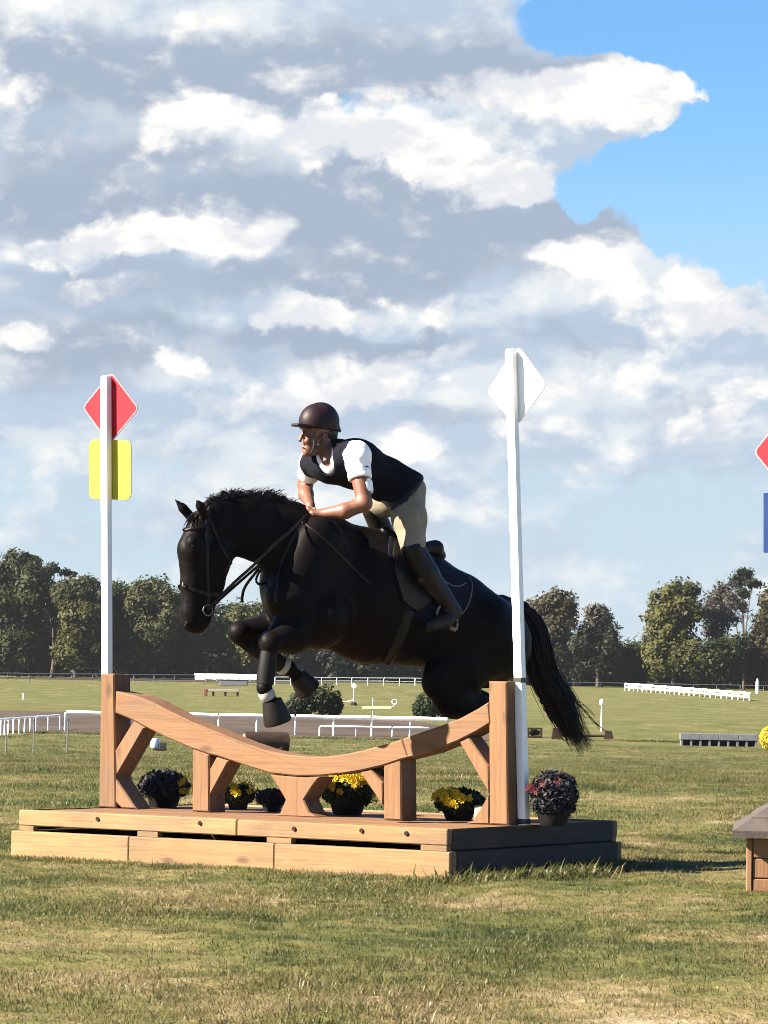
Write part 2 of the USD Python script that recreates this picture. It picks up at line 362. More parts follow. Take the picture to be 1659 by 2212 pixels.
def wood(name, axis, dark=(.070, .034, .015), light=(.158, .083, .037), stain=.5):
    g = Graph(); pos = g.add('texture_coordinate') + '.object'
    rnd = g.add('object_info') + '.random'
    sc = [55, 55, 55]; sc[axis] = 2.6
    offs = g.add('combine_xyz', {'x': g.math('multiply', rnd, 37.0), 'y': g.math('multiply', rnd, 91.0)}, z=0.0) + '.vector'
    q = g.add('vector_math', {'vector1': g.mapping(pos, scale=tuple(sc)), 'vector2': offs}, math_type='add') + '.vector'
    grain = g.noise(q, 1.0, 6, .65, .35)
    sc2 = [5, 5, 5]; sc2[axis] = 2.2
    q2 = g.add('vector_math', {'vector1': g.mapping(pos, scale=tuple(sc2)), 'vector2': offs}, math_type='add') + '.vector'
    blot = g.noise(q2, 1.0, 5, .6)
    knot = g.add('voronoi_texture', {'vector': q2}, scale=1.3, feature='f1') + '.distance'
    c = g.ramp(g.smooth(grain, .15, .75), [(0, dark), (.35, tuple(.5 * (a + b) for a, b in zip(dark, light))), (1, light)])
    grime = g.noise(pos, 1.7, 6, .66)
    c = g.mix(g.smooth(grime, .50, .72, 0, .45), c, (.075, .060, .046))
    c = g.mix(g.smooth(blot, .45, .75, 0, stain), c, (0.1085, 0.0686, 0.0434))
    c = g.mix(g.smooth(knot, .05, .20, .75, 0), c, (0.049, 0.0252, 0.014))
    c = g.add('hsv', {'color': c, 'value': g.math('multiply_add', rnd, .30, .86)}, hue=.5, saturation=1.0, fac=1.0) + '.color'
    nrm = g.add('bump', {'height': grain}, strength=.45, distance=.006) + '.normal'
    p = g.add('principled_bsdf', {'base_color': c, 'normal': nrm}, roughness=.72, specular_ior_level=.3)
    return mat(name, g, p + '.BSDF')
def foliage(name, a, b, c=None, patch=.25, trans=.42):
    g = Graph(); pos = g.add('geometry') + '.position'
    isl = g.add('geometry') + '.random_per_island'
    n = g.noise(pos, patch, 4, .6)
    f = g.math('multiply_add', isl, .40, g.math('multiply_add', n, 1.6, -.50), clamp=True)
    col = g.ramp(f, [(0, a), (.5, b), (1, c or b)])
    d = g.add('principled_bsdf', {'base_color': col}, roughness=.62, specular_ior_level=.25)
    t = g.add('translucent_bsdf', {'color': col})
    m = g.add('mix_closure', {'closure1': d + '.BSDF', 'closure2': t + '.BSDF'}, fac=trans)
    return mat(name, g, m + '.closure')
def grass_mat(name, blade):
    g = Graph(); pos = g.add('geometry') + '.position'
    n1 = g.noise(g.mapping(pos, scale=(1, .55, 1)), 1.5, 5, .62)
    n2 = g.noise(g.mapping(pos, scale=(1, .7, 1), loc=(7, 3, 0)), .42, 5, .6)
    n3 = g.noise(pos, 7.0, 4, .6)
    f = g.math('multiply_add', n1, 1.2, g.math('multiply_add', n2, 1.9, g.math('multiply_add', n3, .7, -1.39)))
    if blade:
        isl = g.add('geometry') + '.random_per_island'; tr = g.add('object_info') + '.random'
        f = g.math('add', f, g.math('multiply_add', isl, .50, g.math('multiply_add', tr, .34, -.30)))
    f = g.math('add', f, 0.0, clamp=True)
    col = g.ramp(f, [(0, (.030, .044, .012)), (.25, (.064, .077, .022)), (.5, (.110, .108, .037)), (.72, (.168, .138, .064)), (1, (.29, .245, .155))])
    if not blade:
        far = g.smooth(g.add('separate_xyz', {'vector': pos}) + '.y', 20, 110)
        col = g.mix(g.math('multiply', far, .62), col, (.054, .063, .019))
    if blade:
        d = g.add('principled_bsdf', {'base_color': col}, roughness=.5, specular_ior_level=.35)
        t = g.add('translucent_bsdf', {'color': col})
        m = g.add('mix_closure', {'closure1': d + '.BSDF', 'closure2': t + '.BSDF'}, fac=.5)
        return mat(name, g, m + '.closure')
    h = g.math('add', g.noise(pos, 16.0, 6, .7), g.math('multiply', g.noise(pos, 2.5, 4, .6), 1.4))
    nrm = g.add('bump', {'height': h}, strength=.9, distance=.05) + '.normal'
    p = g.add('principled_bsdf', {'base_color': col, 'normal': nrm}, roughness=.9, specular_ior_level=.1)
    return mat(name, g, p + '.BSDF')

M = {}
M['wood_x'] = wood('wood_along', 0); M['wood_z'] = wood('wood_upright', 2); M['plank'] = wood('plank_wood', 0, (.096, .056, .025), (.198, .126, .056), .8)
M['shaded_end'] = wood('shaded_end_wood', 1, (.012, .0085, .0065), (.028, .020, .015), .2)  # for the end planks: their shade is put into a near black colour
M['white'] = plain('white_paint', (.80, .79, .76), .45, .06, 20, .08, 90)
M['red'] = plain('red_sign', (.37, .010, .020), .5, .1, 12, 0, 60, .15)
M['yellow'] = plain('yellow_sign', (.46, .40, .035), .5, .08, 12, 0, 60, .15)
M['blue'] = plain('blue_sign', (.005, .022, .095), .5, .1, 12, 0, 60, .12)
M['sign_white'] = plain('sign_white', (.85, .85, .84), .4, .03, 12)
M['cuff'] = plain('off_white_wrap', (0.294, 0.287, 0.273), .8, .1, 40)
M['edge'] = plain('sign_edge', (0.434, 0.21, 0.21), .5)
M['strap'] = plain('black_strap', (.012, .012, .013), .5)
M['coat'] = plain('black_coat', (.0030, .0028, .0032), 0.5, 0, 10, .2, 45, .06, color2=(.0045, .0036, .0034))
M['hair'] = plain('black_hair', (.004, .0035, .0035), .5, .3, 30, 0, 60, .2)
M['tailhair'] = plain('tail_hair', (.0045, .004, .004), .5, color2=(.010, .006, .0045), scale=3, spec=.25)
M['hoof'] = plain('hoof_horn', (.009, .0075, .007), .5, .3, 30, 0, 60, .2)
M['sock'] = plain('white_wrap', (.62, .60, .57), .8, .1, 40)
M['boot_dark'] = plain('dark_leg_boot', (.0045, .005, .006), .6, spec=.15)
M['leather'] = plain('black_leather', (.006, .005, .005), .45, .3, 25, .1, 120, .22)
M['leather_brown'] = plain('dark_brown_leather', (.006, .004, .0038), .45, .3, 25, .1, 120, .22)
M['emblem'] = plain('sleeve_emblem', (.03, .03, .04), .8)
M['navy'] = plain('navy_cloth', (.006, .0075, .014), .85, .2, 30, .15, 300, .1)
M['vest'] = plain('vest_cloth', (.0055, .0065, .011), .85, .2, 18, .3, 120, .1)
M['piping'] = plain('grey_piping', (.055, .06, .07), .7)
M['steel'] = plain('stirrup_steel', (.10, .105, .11), .4, 0, 8, 0, 60, .4)
M['skin'] = plain('skin', (.135, .054, .031), .55, .2, 25)
M['shirt'] = plain('white_shirt', (.78, .78, .80), .8, .05, 12, .3, 26)
M['breeches'] = plain('beige_breeches', (.165, .142, .100), .85, .15, 14, .3, 30)
M['helmet'] = plain('helmet_cover', (.013, .0065, .008), .5, .4, 40, .1, 200, .2)
M['rider_hair'] = plain('dark_brown_hair', (.015, .009, .006), .5, .4, 40)
M['eye'] = plain('dark_eye', (.02, .012, .01), .15)
M['lips'] = plain('lips', (0.252, 0.091, 0.07), .5)
M['pot'] = plain('black_pot', (.006, .006, .007), .6, .2, 20, 0, 60, .15)
M['block'] = plain('pale_block', (0.224, 0.21, 0.182), .8, .2, 20)
M['mum_leaf'] = foliage('mum_leaves', (0.0084, 0.0154, 0.0056), (0.021, 0.035, 0.0098), (0.042, 0.063, 0.014), 6, .15)
M['mum_dark'] = foliage('mum_dark_leaves', (.010, .010, .016), (.018, .020, .024), (.03, .035, .03), 6, .1)
M['mum_yellow'] = foliage('yellow_petals', (0.434, 0.294, 0.014), (0.56, 0.42, 0.028), (0.616, 0.504, 0.112), 8, .2)
M['mum_red'] = foliage('dark_red_petals', (0.042, 0.007, 0.0112), (0.084, 0.0126, 0.0182), (0.112, 0.028, 0.035), 8, .2)
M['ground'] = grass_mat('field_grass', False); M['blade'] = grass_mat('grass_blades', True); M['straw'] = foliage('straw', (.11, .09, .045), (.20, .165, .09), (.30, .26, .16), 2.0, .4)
M['dirt'] = plain('track_dirt', (.058, .046, .037), .95, .3, .25, .3, 1.5, .1)
M['bark'] = plain('bark', (0.0525, 0.042, 0.0336), .9, .3, 1.2, .4, 6)
M['rail_white'] = plain('rail_white', (.82, .82, .80), .4, .05, 1)
M['log'] = plain('log_bark', (.026, .015, .010), .9, .5, 6, .6, 14, .2)
M['cut_wood'] = plain('cut_wood', (0.238, 0.154, 0.084), .8, .3, 10)
M['grey_wood'] = plain('grey_boards', (0.105, 0.1155, 0.133), .8, .25, 5, .2, 30)
M['roof'] = plain('roof_shingle', (0.0525, 0.0434, 0.0392), .85, .35, 12, .4, 60)
M['wall_wood'] = wood('cabin_wood', 2, (0.126, 0.0595, 0.028), (0.217, 0.119, 0.0595), .3)
M['tree_green'] = foliage('leaves_green', (0.0153, 0.0255, 0.0068), (0.03825, 0.0527, 0.0119), (0.07225, 0.08075, 0.0204), .16)
M['tree_olive'] = foliage('leaves_olive', (0.0238, 0.0306, 0.00935), (0.05525, 0.0612, 0.0153), (0.09775, 0.08925, 0.0255), .16)
M['tree_yellow'] = foliage('leaves_yellow', (.030, .040, .010), (.074, .078, .019), (.13, .102, .025), .14)
M['tree_brown'] = foliage('leaves_brown', (.030, .028, .012), (.062, .054, .024), (.105, .066, .036), .14)
M['tree_grey'] = foliage('leaves_grey', (0.051, 0.04675, 0.0374), (0.102, 0.0935, 0.0765), (0.17, 0.1275, 0.0935), .2)
M['tree_dark'] = foliage('leaves_dark', (0.0085, 0.0153, 0.00765), (0.0187, 0.0272, 0.0119), (0.034, 0.0425, 0.017), .16)
M['shrub'] = foliage('shrub_leaves', (0.0085, 0.017, 0.0051), (0.0221, 0.0357, 0.0085), (0.0425, 0.0595, 0.0136), .6)

# ------------------------------------------------------------------ ground
def terrain():
    ys = np.unique(np.r_[np.linspace(-300, 0, 16), np.linspace(0, 9, 10), np.arange(9, 26, .12), np.geomspace(26, 4000, 220)])
    xs = np.unique(np.r_[-np.geomspace(3.6, 3000, 60)[::-1], np.arange(-3.6, 3.61, .15), np.geomspace(3.6, 3000, 60)])
    X, Y = np.meshgrid(xs, ys, indexing='ij')
    Z = _prof(Y)
    near = np.clip((30 - Y) / 6, 0, 1) * np.clip((Y - 6) / 3, 0, 1)
    bump = (meshkit.fbm(np.stack([X * 2.6, Y * 1.9, X * 0], -1), 4, 3) - .5) * .075
    Z = Z + bump * near - .01 * near
    n, m = len(xs), len(ys)
    i, j = np.meshgrid(np.arange(n - 1), np.arange(m - 1), indexing='ij')
    q = np.stack([i * m + j, (i + 1) * m + j, (i + 1) * m + j + 1, i * m + j + 1], -1).reshape(-1, 4)
    return np.stack([X, Y, Z], -1).reshape(-1, 3), q
def ground_at(x, y):
    near = np.clip((30 - y) / 6, 0, 1) * np.clip((y - 6) / 3, 0, 1)
    b = (meshkit.fbm(np.stack([x * 2.6, y * 1.9, x * 0], -1), 4, 3) - .5) * .075
    return np.array(_prof(y)) + b * near - .01 * near
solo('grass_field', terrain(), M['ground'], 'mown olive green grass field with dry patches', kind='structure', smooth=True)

def strip(edge_near, edge_far, lift=.03, rows=8):
    """Sheet on the terrain between two lists of x, y points."""
    a, b = np.asarray(edge_near, float), np.asarray(edge_far, float); n = len(a)
    V = []
    for k in range(rows + 1):
        p = a + (b - a) * k / rows
        V.append(np.c_[p, [gz(y) + lift for y in p[:, 1]]])
    V = np.vstack(V)
    q = [[k * n + i, k * n + i + 1, (k + 1) * n + i + 1, (k + 1) * n + i] for k in range(rows) for i in range(n - 1)]
    return V, np.array(q)
xs_ = np.linspace(-90, 7, 40)
solo('dirt_track', strip([(x, 181.5 - .3 * (x + 3) / 10) for x in xs_], [(x - 3 * 0, (207 if x < -2 else 207 - 25 * ((x + 2) / 9) ** 2) ) for x in xs_]), M['dirt'], 'grey brown dirt race track behind the white rail', kind='structure')
solo('far_track', strip([(x, 424) for x in np.linspace(-140, -6, 12)], [(x, 440) for x in np.linspace(-140, -6, 12)], .05), M['dirt'], 'grey far side of the race track below the trees', kind='structure')

# ------------------------------------------------------------------ the jump
GL, GR, GB = on_z(25, 1845, 0), on_z(975, 1896, 0), on_z(1340, 1866, 0)
A = (GR - GL); W = np.linalg.norm(A); A /= W
B = np.array([-A[1], A[0], 0]); D = .93 * float(np.dot(GB - GR, B))
JRZ = math.atan2(A[1], A[0]); TOP = .26
print('jump width', W, 'depth', D, 'angle', math.degrees(JRZ))
def J(a, b, z): return GL + A * a + B * b + np.array([0, 0, z])
jump = thing('hanging_log_jump', 'tan timber cross country jump with a dipping curved top rail on a plank platform', 'jump', GL, JRZ)
def jbox(a0, a1, b0, b1, z0, z1, bev=.006, jit=0.0):
    v, f = verts(box((a0, b0, z0), (a1, b1, z1), bev))
    return np.stack([J(*p) for p in v]), f
rng = random.Random(4)
# platform: front, back and end planks with slots between them, and boards on top
T = .055
for (nm, b0, b1) in (('front', 0, T), ('back', D - T, D)):
    o = .012 if nm == 'front' else 0
    cuts = [-.0, W * .285, W * .62, W]
    for k in range(3):
        part(jump, 'lower_plank', jbox(cuts[k] + (.0 if k == 0 else .002), cuts[k + 1] - (.0 if k == 2 else .002), b0 - o * (1 + .3 * k), b1, -.06, .137), M['plank'])
    part(jump, 'upper_plank', jbox(.045, W * .53, b0, b1, .169, TOP), M['plank'])
    part(jump, 'upper_plank', jbox(W * .53 + .003, W - .03, b0 + .002, b1, .169, TOP - .001), M['plank'])
    for a0, a1 in ((.05, .155), (.905, 1.05), (1.80, 1.965), (W - .20, W - .034)):
        part(jump, 'spacer_block', jbox(a0, a1, b0 + .003, b1 - .004, .1375, .1685, .002), M['plank'])
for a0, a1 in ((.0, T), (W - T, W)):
    part(jump, 'end_plank', jbox(a0 + .004, a1 - .0, T + .004, D - T - .004, -.06, .137), M['shaded_end'])
    part(jump, 'end_plank', jbox(a0 + (.047 if a0 < .1 else .0), a1 - (.0 if a0 < .1 else .033), T + .004, D - T - .004, .140, TOP - .002), M['shaded_end'])
nb = 9
for k in range(nb):
    w = (D - 2 * T - .01) / nb; b0 = T + .005 + k * w
    part(jump, 'deck_board', jbox(T + .01, W - T - .012, b0 + .003, b0 + w - .003, TOP - .045, TOP - .006 - rng.random() * .004, .004), M['wood_x'])
for u, v in ((211, 1769), (432, 1778), (635, 1790), (781, 1794), (878, 1800)):
    p = on_plane(u, v, J(0, -.001, 0), B); q = np.array([-B[0], -B[1], 0])
    part(jump, 'bolt', tube([p - q * .004, p + q * .006], .012, 12), M['log'], smooth=30)
# the frame, traced on its own upright plane
FB, FD = .80, .17
FP = J(0, FB, 0)
def fpt(u, v, back=0.0):
    p = on_plane(u, v, FP + B * back, B) - GL
    return [float(p @ A), max(float(p[2]), TOP - .004)]
def fpiece(name, pts, mt, back=0.0, depth=FD, bev=.008, label=None):
    poly = [fpt(u, v, back) for u, v in pts]
    clean = [poly[0]]
    for q in poly[1:]:
        if np.hypot(q[0] - clean[-1][0], q[1] - clean[-1][1]) > .004: clean.append(q)
    mesh = prism(clean, J(0, FB + back, 0), A, (0, 0, 1), B, depth, bev)
    return part(jump, name, mesh, mt, label=label)
fpiece('upright_post', [(218, 1455), (246, 1456), (249, 1775), (212, 1775)], M['wood_z'])
fpiece('upright_post', [(1055, 1471), (1094, 1473), (1097, 1800), (1057, 1800)], M['wood_z'])
fpiece('upright_post', [(415.5, 1616), (451, 1630), (451, 1790), (414, 1790)], M['wood_z'], .002)
fpiece('upright_post', [(828, 1652), (866, 1640), (866.5, 1800), (828, 1800)], M['wood_z'], .003)
top = [(249, 1493), (294, 1503), (330, 1517), (368, 1537), (420, 1562), (460, 1578), (523, 1604), (570, 1620), (625, 1631), (665, 1635), (706, 1634), (745, 1629), (784, 1621), (812, 1613), (840, 1606), (895, 1587), (950, 1568), (993, 1552), (1030, 1532), (1055, 1516)]
bot = [(1059, 1562), (1030, 1580), (989, 1601), (923, 1627), (866, 1641), (827, 1654), (780, 1665), (735, 1672), (690, 1676), (640, 1677), (584, 1671), (539, 1657), (470, 1634), (450, 1629), (414, 1617), (360, 1594), (312, 1570), (287, 1556), (248, 1540)]
fpiece('curved_rail', top + bot, M['wood_x'], -.006, FD + .006)
fpiece('brace', [(288, 1557), (312, 1571.5), (251, 1676), (248, 1622)], M['wood_z'], .005, .155)
fpiece('brace', [(249, 1680), (294, 1775), (262, 1775), (248, 1732)], M['wood_z'], .006, .155)
fpiece('brace', [(467, 1635), (494, 1643.5), (452.5, 1718), (452.5, 1662)], M['wood_z'], .006, .155)
fpiece('brace', [(776, 1667), (801, 1662), (826.5, 1690), (826.5, 1740)], M['wood_z'], .006, .155)
fpiece('brace', [(991, 1602), (1012, 1592), (1055.5, 1654), (1056, 1714)], M['wood_z'], .006, .155)
fpiece('brace', [(1056, 1716), (1056.5, 1800), (1004, 1800), (1020, 1774)], M['wood_z'], .006, .155)
fpiece('centre_post', [(583, 1673), (600, 1675), (660, 1679), (690, 1678), (672, 1703), (656, 1728), (668, 1755), (684, 1800), (588, 1800), (604, 1757), (616, 1728), (601, 1702)], M['wood_z'], .002)
for u in (412, 797, 918):
    p = on_z(u, 1779, TOP) ; a = float((p - GL) @ A)
    part(jump, 'pale_block', jbox(a + .12, a + .20, 1.12, 1.20, TOP - .004, TOP + .085), M['block'])

# ------------------------------------------------------------------ flag poles and signs
def pole_thing(name, label, top_uv, base_uv, plane_b, base_z, w=.046, dpt=.052, mats=None):
    P0 = J(0, plane_b, 0)
    t_, b_ = on_plane(*top_uv, P0, B), on_plane(*base_uv, P0, B)
    k = (base_z - t_[2]) / (b_[2] - t_[2]); b_ = t_ + (b_ - t_) * k
    th = thing(name, label, 'flag pole', b_, JRZ)
    d = t_ - b_; n = 14
    sec = np.array([(-1, -1), (-.75, -1.06), (.75, -1.06), (1, -.9), (1, .9), (.75, 1), (-.75, 1), (-1, .9)])
    rows = [(0, 1), (.25, 1), (.5, 1), (.75, 1), (1 - .02 / np.linalg.norm(d), 1), (1 - .006 / np.linalg.norm(d), .8), (1, .45)]
    V = np.vstack([[b_ + d * s + A * (q[0] * w / 2 * r) + B * (q[1] * dpt / 2 * r) for q in sec] for s, r in rows])
    F = []
    for r in range(len(rows) - 1):
        for i in range(8):
            j = (i + 1) % 8; F.append([r * 8 + i, r * 8 + j, r * 8 + 8 + j, r * 8 + 8 + i])
    V = np.vstack([V, V[-8:].mean(0)]); c = len(V) - 1
    tri = [[f[0], f[1], f[2]] for f in F] + [[f[0], f[2], f[3]] for f in F] + [[c - 8 + i, c - 8 + (i + 1) % 8, c] for i in range(8)]
    part(th, 'pole', (V, np.array(tri)), M['white'], smooth=30)
    return th, t_, b_, d
def rounded(pts, r):
    return np.array(Polygon(pts).buffer(-r, join_style=2).buffer(r, quad_segs=5).exterior.coords)[:-1]
def sign_part(th, name, uvs, plane_b, mt, r, edge=None, border=.007):
    """Flat plate with rounded corners, outlined on the plane behind the pole."""
    P0 = J(0, plane_b, 0)
    q = [on_plane(u, v, P0, B) - GL for u, v in uvs]; q = [(float(p @ A), float(p[2])) for p in q]
    out = rounded(q, r)
    s = part(th, name, prism(out, J(0, plane_b, 0), A, (0, 0, 1), B, .008, .0015), mt if edge is None else edge)
    if edge is not None:
        inn = np.array(Polygon(out).buffer(-border).exterior.coords)[:-1]
        if not Polygon(inn).exterior.is_ccw: inn = inn[::-1]
        part(s, 'sign_face', prism(inn, J(0, plane_b - .0015, 0), A, (0, 0, 1), B, .011, .0005), mt)
        for fr in (.3, .7):
            c = np.array([q[0][0], q[2][1] + (q[0][1] - q[2][1]) * fr])
    return s
LP = FB + FD + .034            # left pole stands behind the left post
flag1, t1, b1, d1 = pole_thing('flag_pole', 'white pole with red diamond and yellow plate rising behind the left post of the jump', (229, 811), (231.5, 1455), LP, TOP - .006)
SB = LP + .027
sign_part(flag1, 'red_sign', [(240, 803), (300, 882), (236, 960), (178, 880)], SB, M['red'], .035, M['edge'])
sign_part(flag1, 'yellow_plate', [(192, 948), (283, 952), (283, 1081), (192, 1077)], SB + .003, M['yellow'], .045)
RP = FB + .118
flag2, t2, b2, d2 = pole_thing('flag_pole', 'white pole with white diamond strapped to the right post of the jump', (1103.5, 753), (1132, 1778), RP, TOP - .006, .048)
sign_part(flag2, 'white_sign', [(1118, 744), (1181, 830), (1115, 922), (1051, 846)], RP + .029, M['sign_white'], .04)
for fr in (.008, .302):
    c = b2 + d2 * fr
    lo = np.array([-.028, -.032, -.014]); v, f = verts(box(lo, -lo, .004))
    part(flag2, 'strap', (c + v[:, :1] * A + v[:, 1:2] * B + v[:, 2:] * np.array([0, 0, 1.0]), f), M['strap'])
# neighbour pole at the right edge of view
P0 = on_ground(1697, 1925)
flag3 = thing('flag_pole', 'pole with red diamond and blue plate cut off by the right edge of the photo', 'flag pole', P0, JRZ)
def local(base, pts2, dy, th): return prism(pts2, base + B * dy, A, (0, 0, 1), B, th, .0015)
hh = at_depth(1688, 760 + 140, P0[1])[2]
part(flag3, 'pole', prism([(-.025, P0[2]), (.025, P0[2]), (.025, hh + .03), (-.025, hh + .03)], np.array([P0[0], P0[1], 0]), A, (0, 0, 1), B, .045, .006), M['white'])
def sgn(nm, pts, mt, r, edge=None):
    q = []
    for u, v in pts:
        p = on_plane(u, v, P0 + B * .05, B) - P0; q.append((float(p @ A), float(p[2])))
    out = rounded(q, r); s = part(flag3, nm, prism(out, P0 + B * .05, A, (0, 0, 1), B, .008, .0015), edge or mt)
    if edge:
        inn = np.array(Polygon(out).buffer(-.007).exterior.coords)[:-1]
        part(s, 'sign_face', prism(inn, P0 + B * .0485, A, (0, 0, 1), B, .011, .0005), mt)
sgn('red_sign', [(1690, 899), (1753, 976), (1690, 1054), (1627, 976)], M['red'], .035, M['edge'])
sgn('blue_plate', [(1649, 1065), (1740, 1065), (1740, 1195), (1649, 1194)], M['blue'], .006)

# ------------------------------------------------------------------ cabin shaped jump at the right edge
C0 = on_ground(1613, 1925)
cab = thing('cabin_jump', 'little timber cabin shaped jump with grey hipped roof at the right edge of the photo', 'jump', C0, math.radians(-6))
ca, cb = np.array([math.cos(math.radians(-6)), math.sin(math.radians(-6)), 0]), np.array([-math.sin(math.radians(-6)), math.cos(math.radians(-6)), 0])
def cbox(a0, a1, b0, b1, z0, z1, bev=.005):
    v, f = verts(box((a0, b0, z0), (a1, b1, z1), bev)); return C0 + v[:, :1] * ca + v[:, 1:2] * cb + v[:, 2:] * np.array([0, 0, 1.0]), f
CW, CD, CH = 1.5, .8, .275
part(cab, 'wall_frame', cbox(.022, CW - .022, .022, CD - .022, -.05, CH - .004), M['wall_wood'])
zs = np.linspace(-.04, CH, 4)
for k in range(3):
    part(cab, 'wall_board', cbox(.03, CW - .03, .002 + .003 * (k % 2), .02, zs[k] + .002, zs[k + 1] - .002), M['wall_wood'])
    part(cab, 'wall_board', cbox(.002 + .002 * (k % 2), .02, .03, CD - .03, zs[k] + .002, zs[k + 1] - .002), M['wall_wood'])
for a in (-.004, CW - .026):
    part(cab, 'corner_board', cbox(a, a + .03, -.004, .026, -.05, CH - .002), M['wall_wood'])
ov = .075
def roofpt(a, b, z): return C0 + ca * a + cb * b + np.array([0, 0, z])
low_ = [(-ov, -ov), (CW + ov, -ov), (CW + ov, CD + ov), (-ov, CD + ov)]
hip = [(CD / 2, CD / 2), (CW - CD / 2, CD / 2)]
pts = [roofpt(a, b, CH) for a, b in low_] + [roofpt(a, b, CH + .025) for a, b in low_] + [roofpt(a, b, CH + .36) for a, b in hip]
rf = part(cab, 'roof', hull(pts), M['roof'])
courses = 5
for k in range(courses):
    t0, t1_ = k / courses, (k + 1) / courses
    def edge(t, lift):
        P = [roofpt(-ov + (CD / 2 + ov) * t, -ov + (CD / 2 + ov) * t, CH + .025 + .335 * t + lift), roofpt(CW + ov - (CD / 2 + ov) * t, -ov + (CD / 2 + ov) * t, CH + .025 + .335 * t + lift)]
        Q = [roofpt(-ov + (CD / 2 + ov) * t, -ov + (CD / 2 + ov) * t, CH + .025 + .335 * t + lift), roofpt(-ov + (CD / 2 + ov) * t, CD + ov - (CD / 2 + ov) * t, CH + .025 + .335 * t + lift)]
        return P, Q
    (p0, q0), (p1, q1) = edge(t0, .002), edge(min(t1_ + .02, 1), .002)
    (p0b, q0b), (p1b, q1b) = edge(t0, .012), edge(min(t1_ + .02, 1), .005)
    part(rf, 'shingle_course', hull(p0 + p1 + p0b + p1b), M['roof']); part(rf, 'shingle_course', hull(q0 + q1 + q0b + q1b), M['roof'])

# ------------------------------------------------------------------ potted flowers
def leaves(n, centre, rad, size, seed, shell=.55, up=.2, sx=.55):
    """Small pointed faces spread through an ellipsoid."""
    r = np.random.default_rng(seed); centre, rad = np.asarray(centre, float), np.broadcast_to(rad, (3,)).astype(float)
    d = r.normal(size=(n, 3)); d /= np.linalg.norm(d, axis=1, keepdims=True)
    rr = shell + (1 - shell) * r.random((n, 1)) ** .6
    c = centre + d * rr * rad
    nrm = d + r.normal(size=(n, 3)) * .6 + [0, 0, up]; nrm /= np.linalg.norm(nrm, axis=1, keepdims=True)
    return leaf_quads(c, nrm, size * (.6 + .8 * r.random(n)), r, sx)
def leaf_quads(c, nrm, s, r, sx=.55):
    n = len(c); t = np.cross(nrm, r.normal(size=(n, 3))); t /= np.linalg.norm(t, axis=1, keepdims=True) + 1e-9
    b = np.cross(nrm, t); s = np.asarray(s)[:, None]
    V = np.stack([c - t * s, c + b * s * sx - nrm * s * .12, c + t * s, c - b * s * sx - nrm * s * .12], 1).reshape(-1, 3)
    k = np.arange(n)[:, None] * 4
    return V, np.vstack([k + [0, 1, 2], k + [0, 2, 3]])
def lathe(profile, centre, n=20):
    pr = np.asarray(profile, float); a = np.arange(n) * 2 * np.pi / n
    V = np.stack([pr[:, None, 0] * np.cos(a), pr[:, None, 0] * np.sin(a), np.broadcast_to(pr[:, None, 1], (len(pr), n))], -1).reshape(-1, 3) + centre
    F = []
    for i in range(len(pr) - 1):
        for j in range(n): F.append([i * n + j, i * n + (j + 1) % n, (i + 1) * n + (j + 1) % n, (i + 1) * n + j])
    return V, np.array(F)
def mum(label, u, v_top, width, b, leafm, flowerm, nflow, seed, flower_at=None, group='potted chrysanthemums on the platform'):
    P = on_plane(u, v_top, J(0, b, 0), B); rad = width / 2 / (FOC / P[1]); base = np.array([P[0], P[1], TOP - .006])
    th = thing('potted_chrysanthemum', label, 'potted plant', base, 0, group)
    ph = .095
    part(th, 'pot', lathe([(0, 0), (rad * .50, 0), (rad * .56, .02), (rad * .66, ph - .02), (rad * .72, ph - .018), (rad * .72, ph), (rad * .62, ph), (rad * .6, ph - .02), (0, ph - .02)], base), M['pot'], smooth=40)
    ht = P[2] - base[2]; cz = base[2] + .03 + (ht - .03) * .5; rz_ = (ht - .03) * .5
    part(th, 'foliage', leaves(2600, (base[0], base[1], cz), (rad, rad, rz_), .018, seed, .3), leafm, kind='stuff')
    if nflow:
        r = np.random.default_rng(seed + 9); ms = []
        for k in range(nflow):
            if flower_at is None:
                d = r.normal(size=3); d[2] = abs(d[2]) * .7 + .2; d /= np.linalg.norm(d)
            else:
                d = np.asarray(flower_at, float) + r.normal(size=3) * .33; d /= np.linalg.norm(d)
            c = np.array([base[0], base[1], cz]) + d * np.array([rad, rad, rz_]) * 1.03
            t = np.cross(d, [.3, .5, .8]); t /= np.linalg.norm(t); s = np.cross(d, t)
            for q in range(11):
                an = q * 2.399; e = t * math.cos(an) + s * math.sin(an); L = .021 + .007 * r.random()
                lift = d * (.002 + .012 * (q % 3)); wv = np.cross(d, e) * .0062
                ms.append((np.array([c + lift * .3, c + e * L * .6 + wv + lift, c + e * L + lift * 1.1, c + e * L * .6 - wv + lift]), np.array([[0, 1, 2], [0, 2, 3]])))
        part(th, 'flowers', cat_(ms), flowerm, kind='stuff')
mum('dark leaved potted plant behind the leftmost opening of the jump', 355, 1662, 112, 1.25, M['mum_dark'], M['mum_yellow'], 7, 1, (.9, -.3, .1))
mum('small yellow green potted flower behind the second opening of the jump', 515, 1695, 74, 1.35, M['mum_leaf'], M['mum_yellow'], 18, 2)
mum('dark potted plant just left of the hourglass centre post', 588, 1705, 70, 1.30, M['mum_dark'], M['mum_red'], 6, 3)
mum('potted plant crowned with bright yellow flowers right of the hourglass centre post', 752, 1672, 118, 1.30, M['mum_leaf'], M['mum_yellow'], 90, 4, (.15, -.45, .8))
mum('green potted plant with a few yellow flowers below the right end of the rail', 992, 1702, 110, 1.20, M['mum_leaf'], M['mum_yellow'], 30, 5, (-.4, -.7, .3))
mum('dark potted plant with dark red flowers beside the right flag pole', 1197, 1662, 110, 1.00, M['mum_dark'], M['mum_red'], 7, 6)

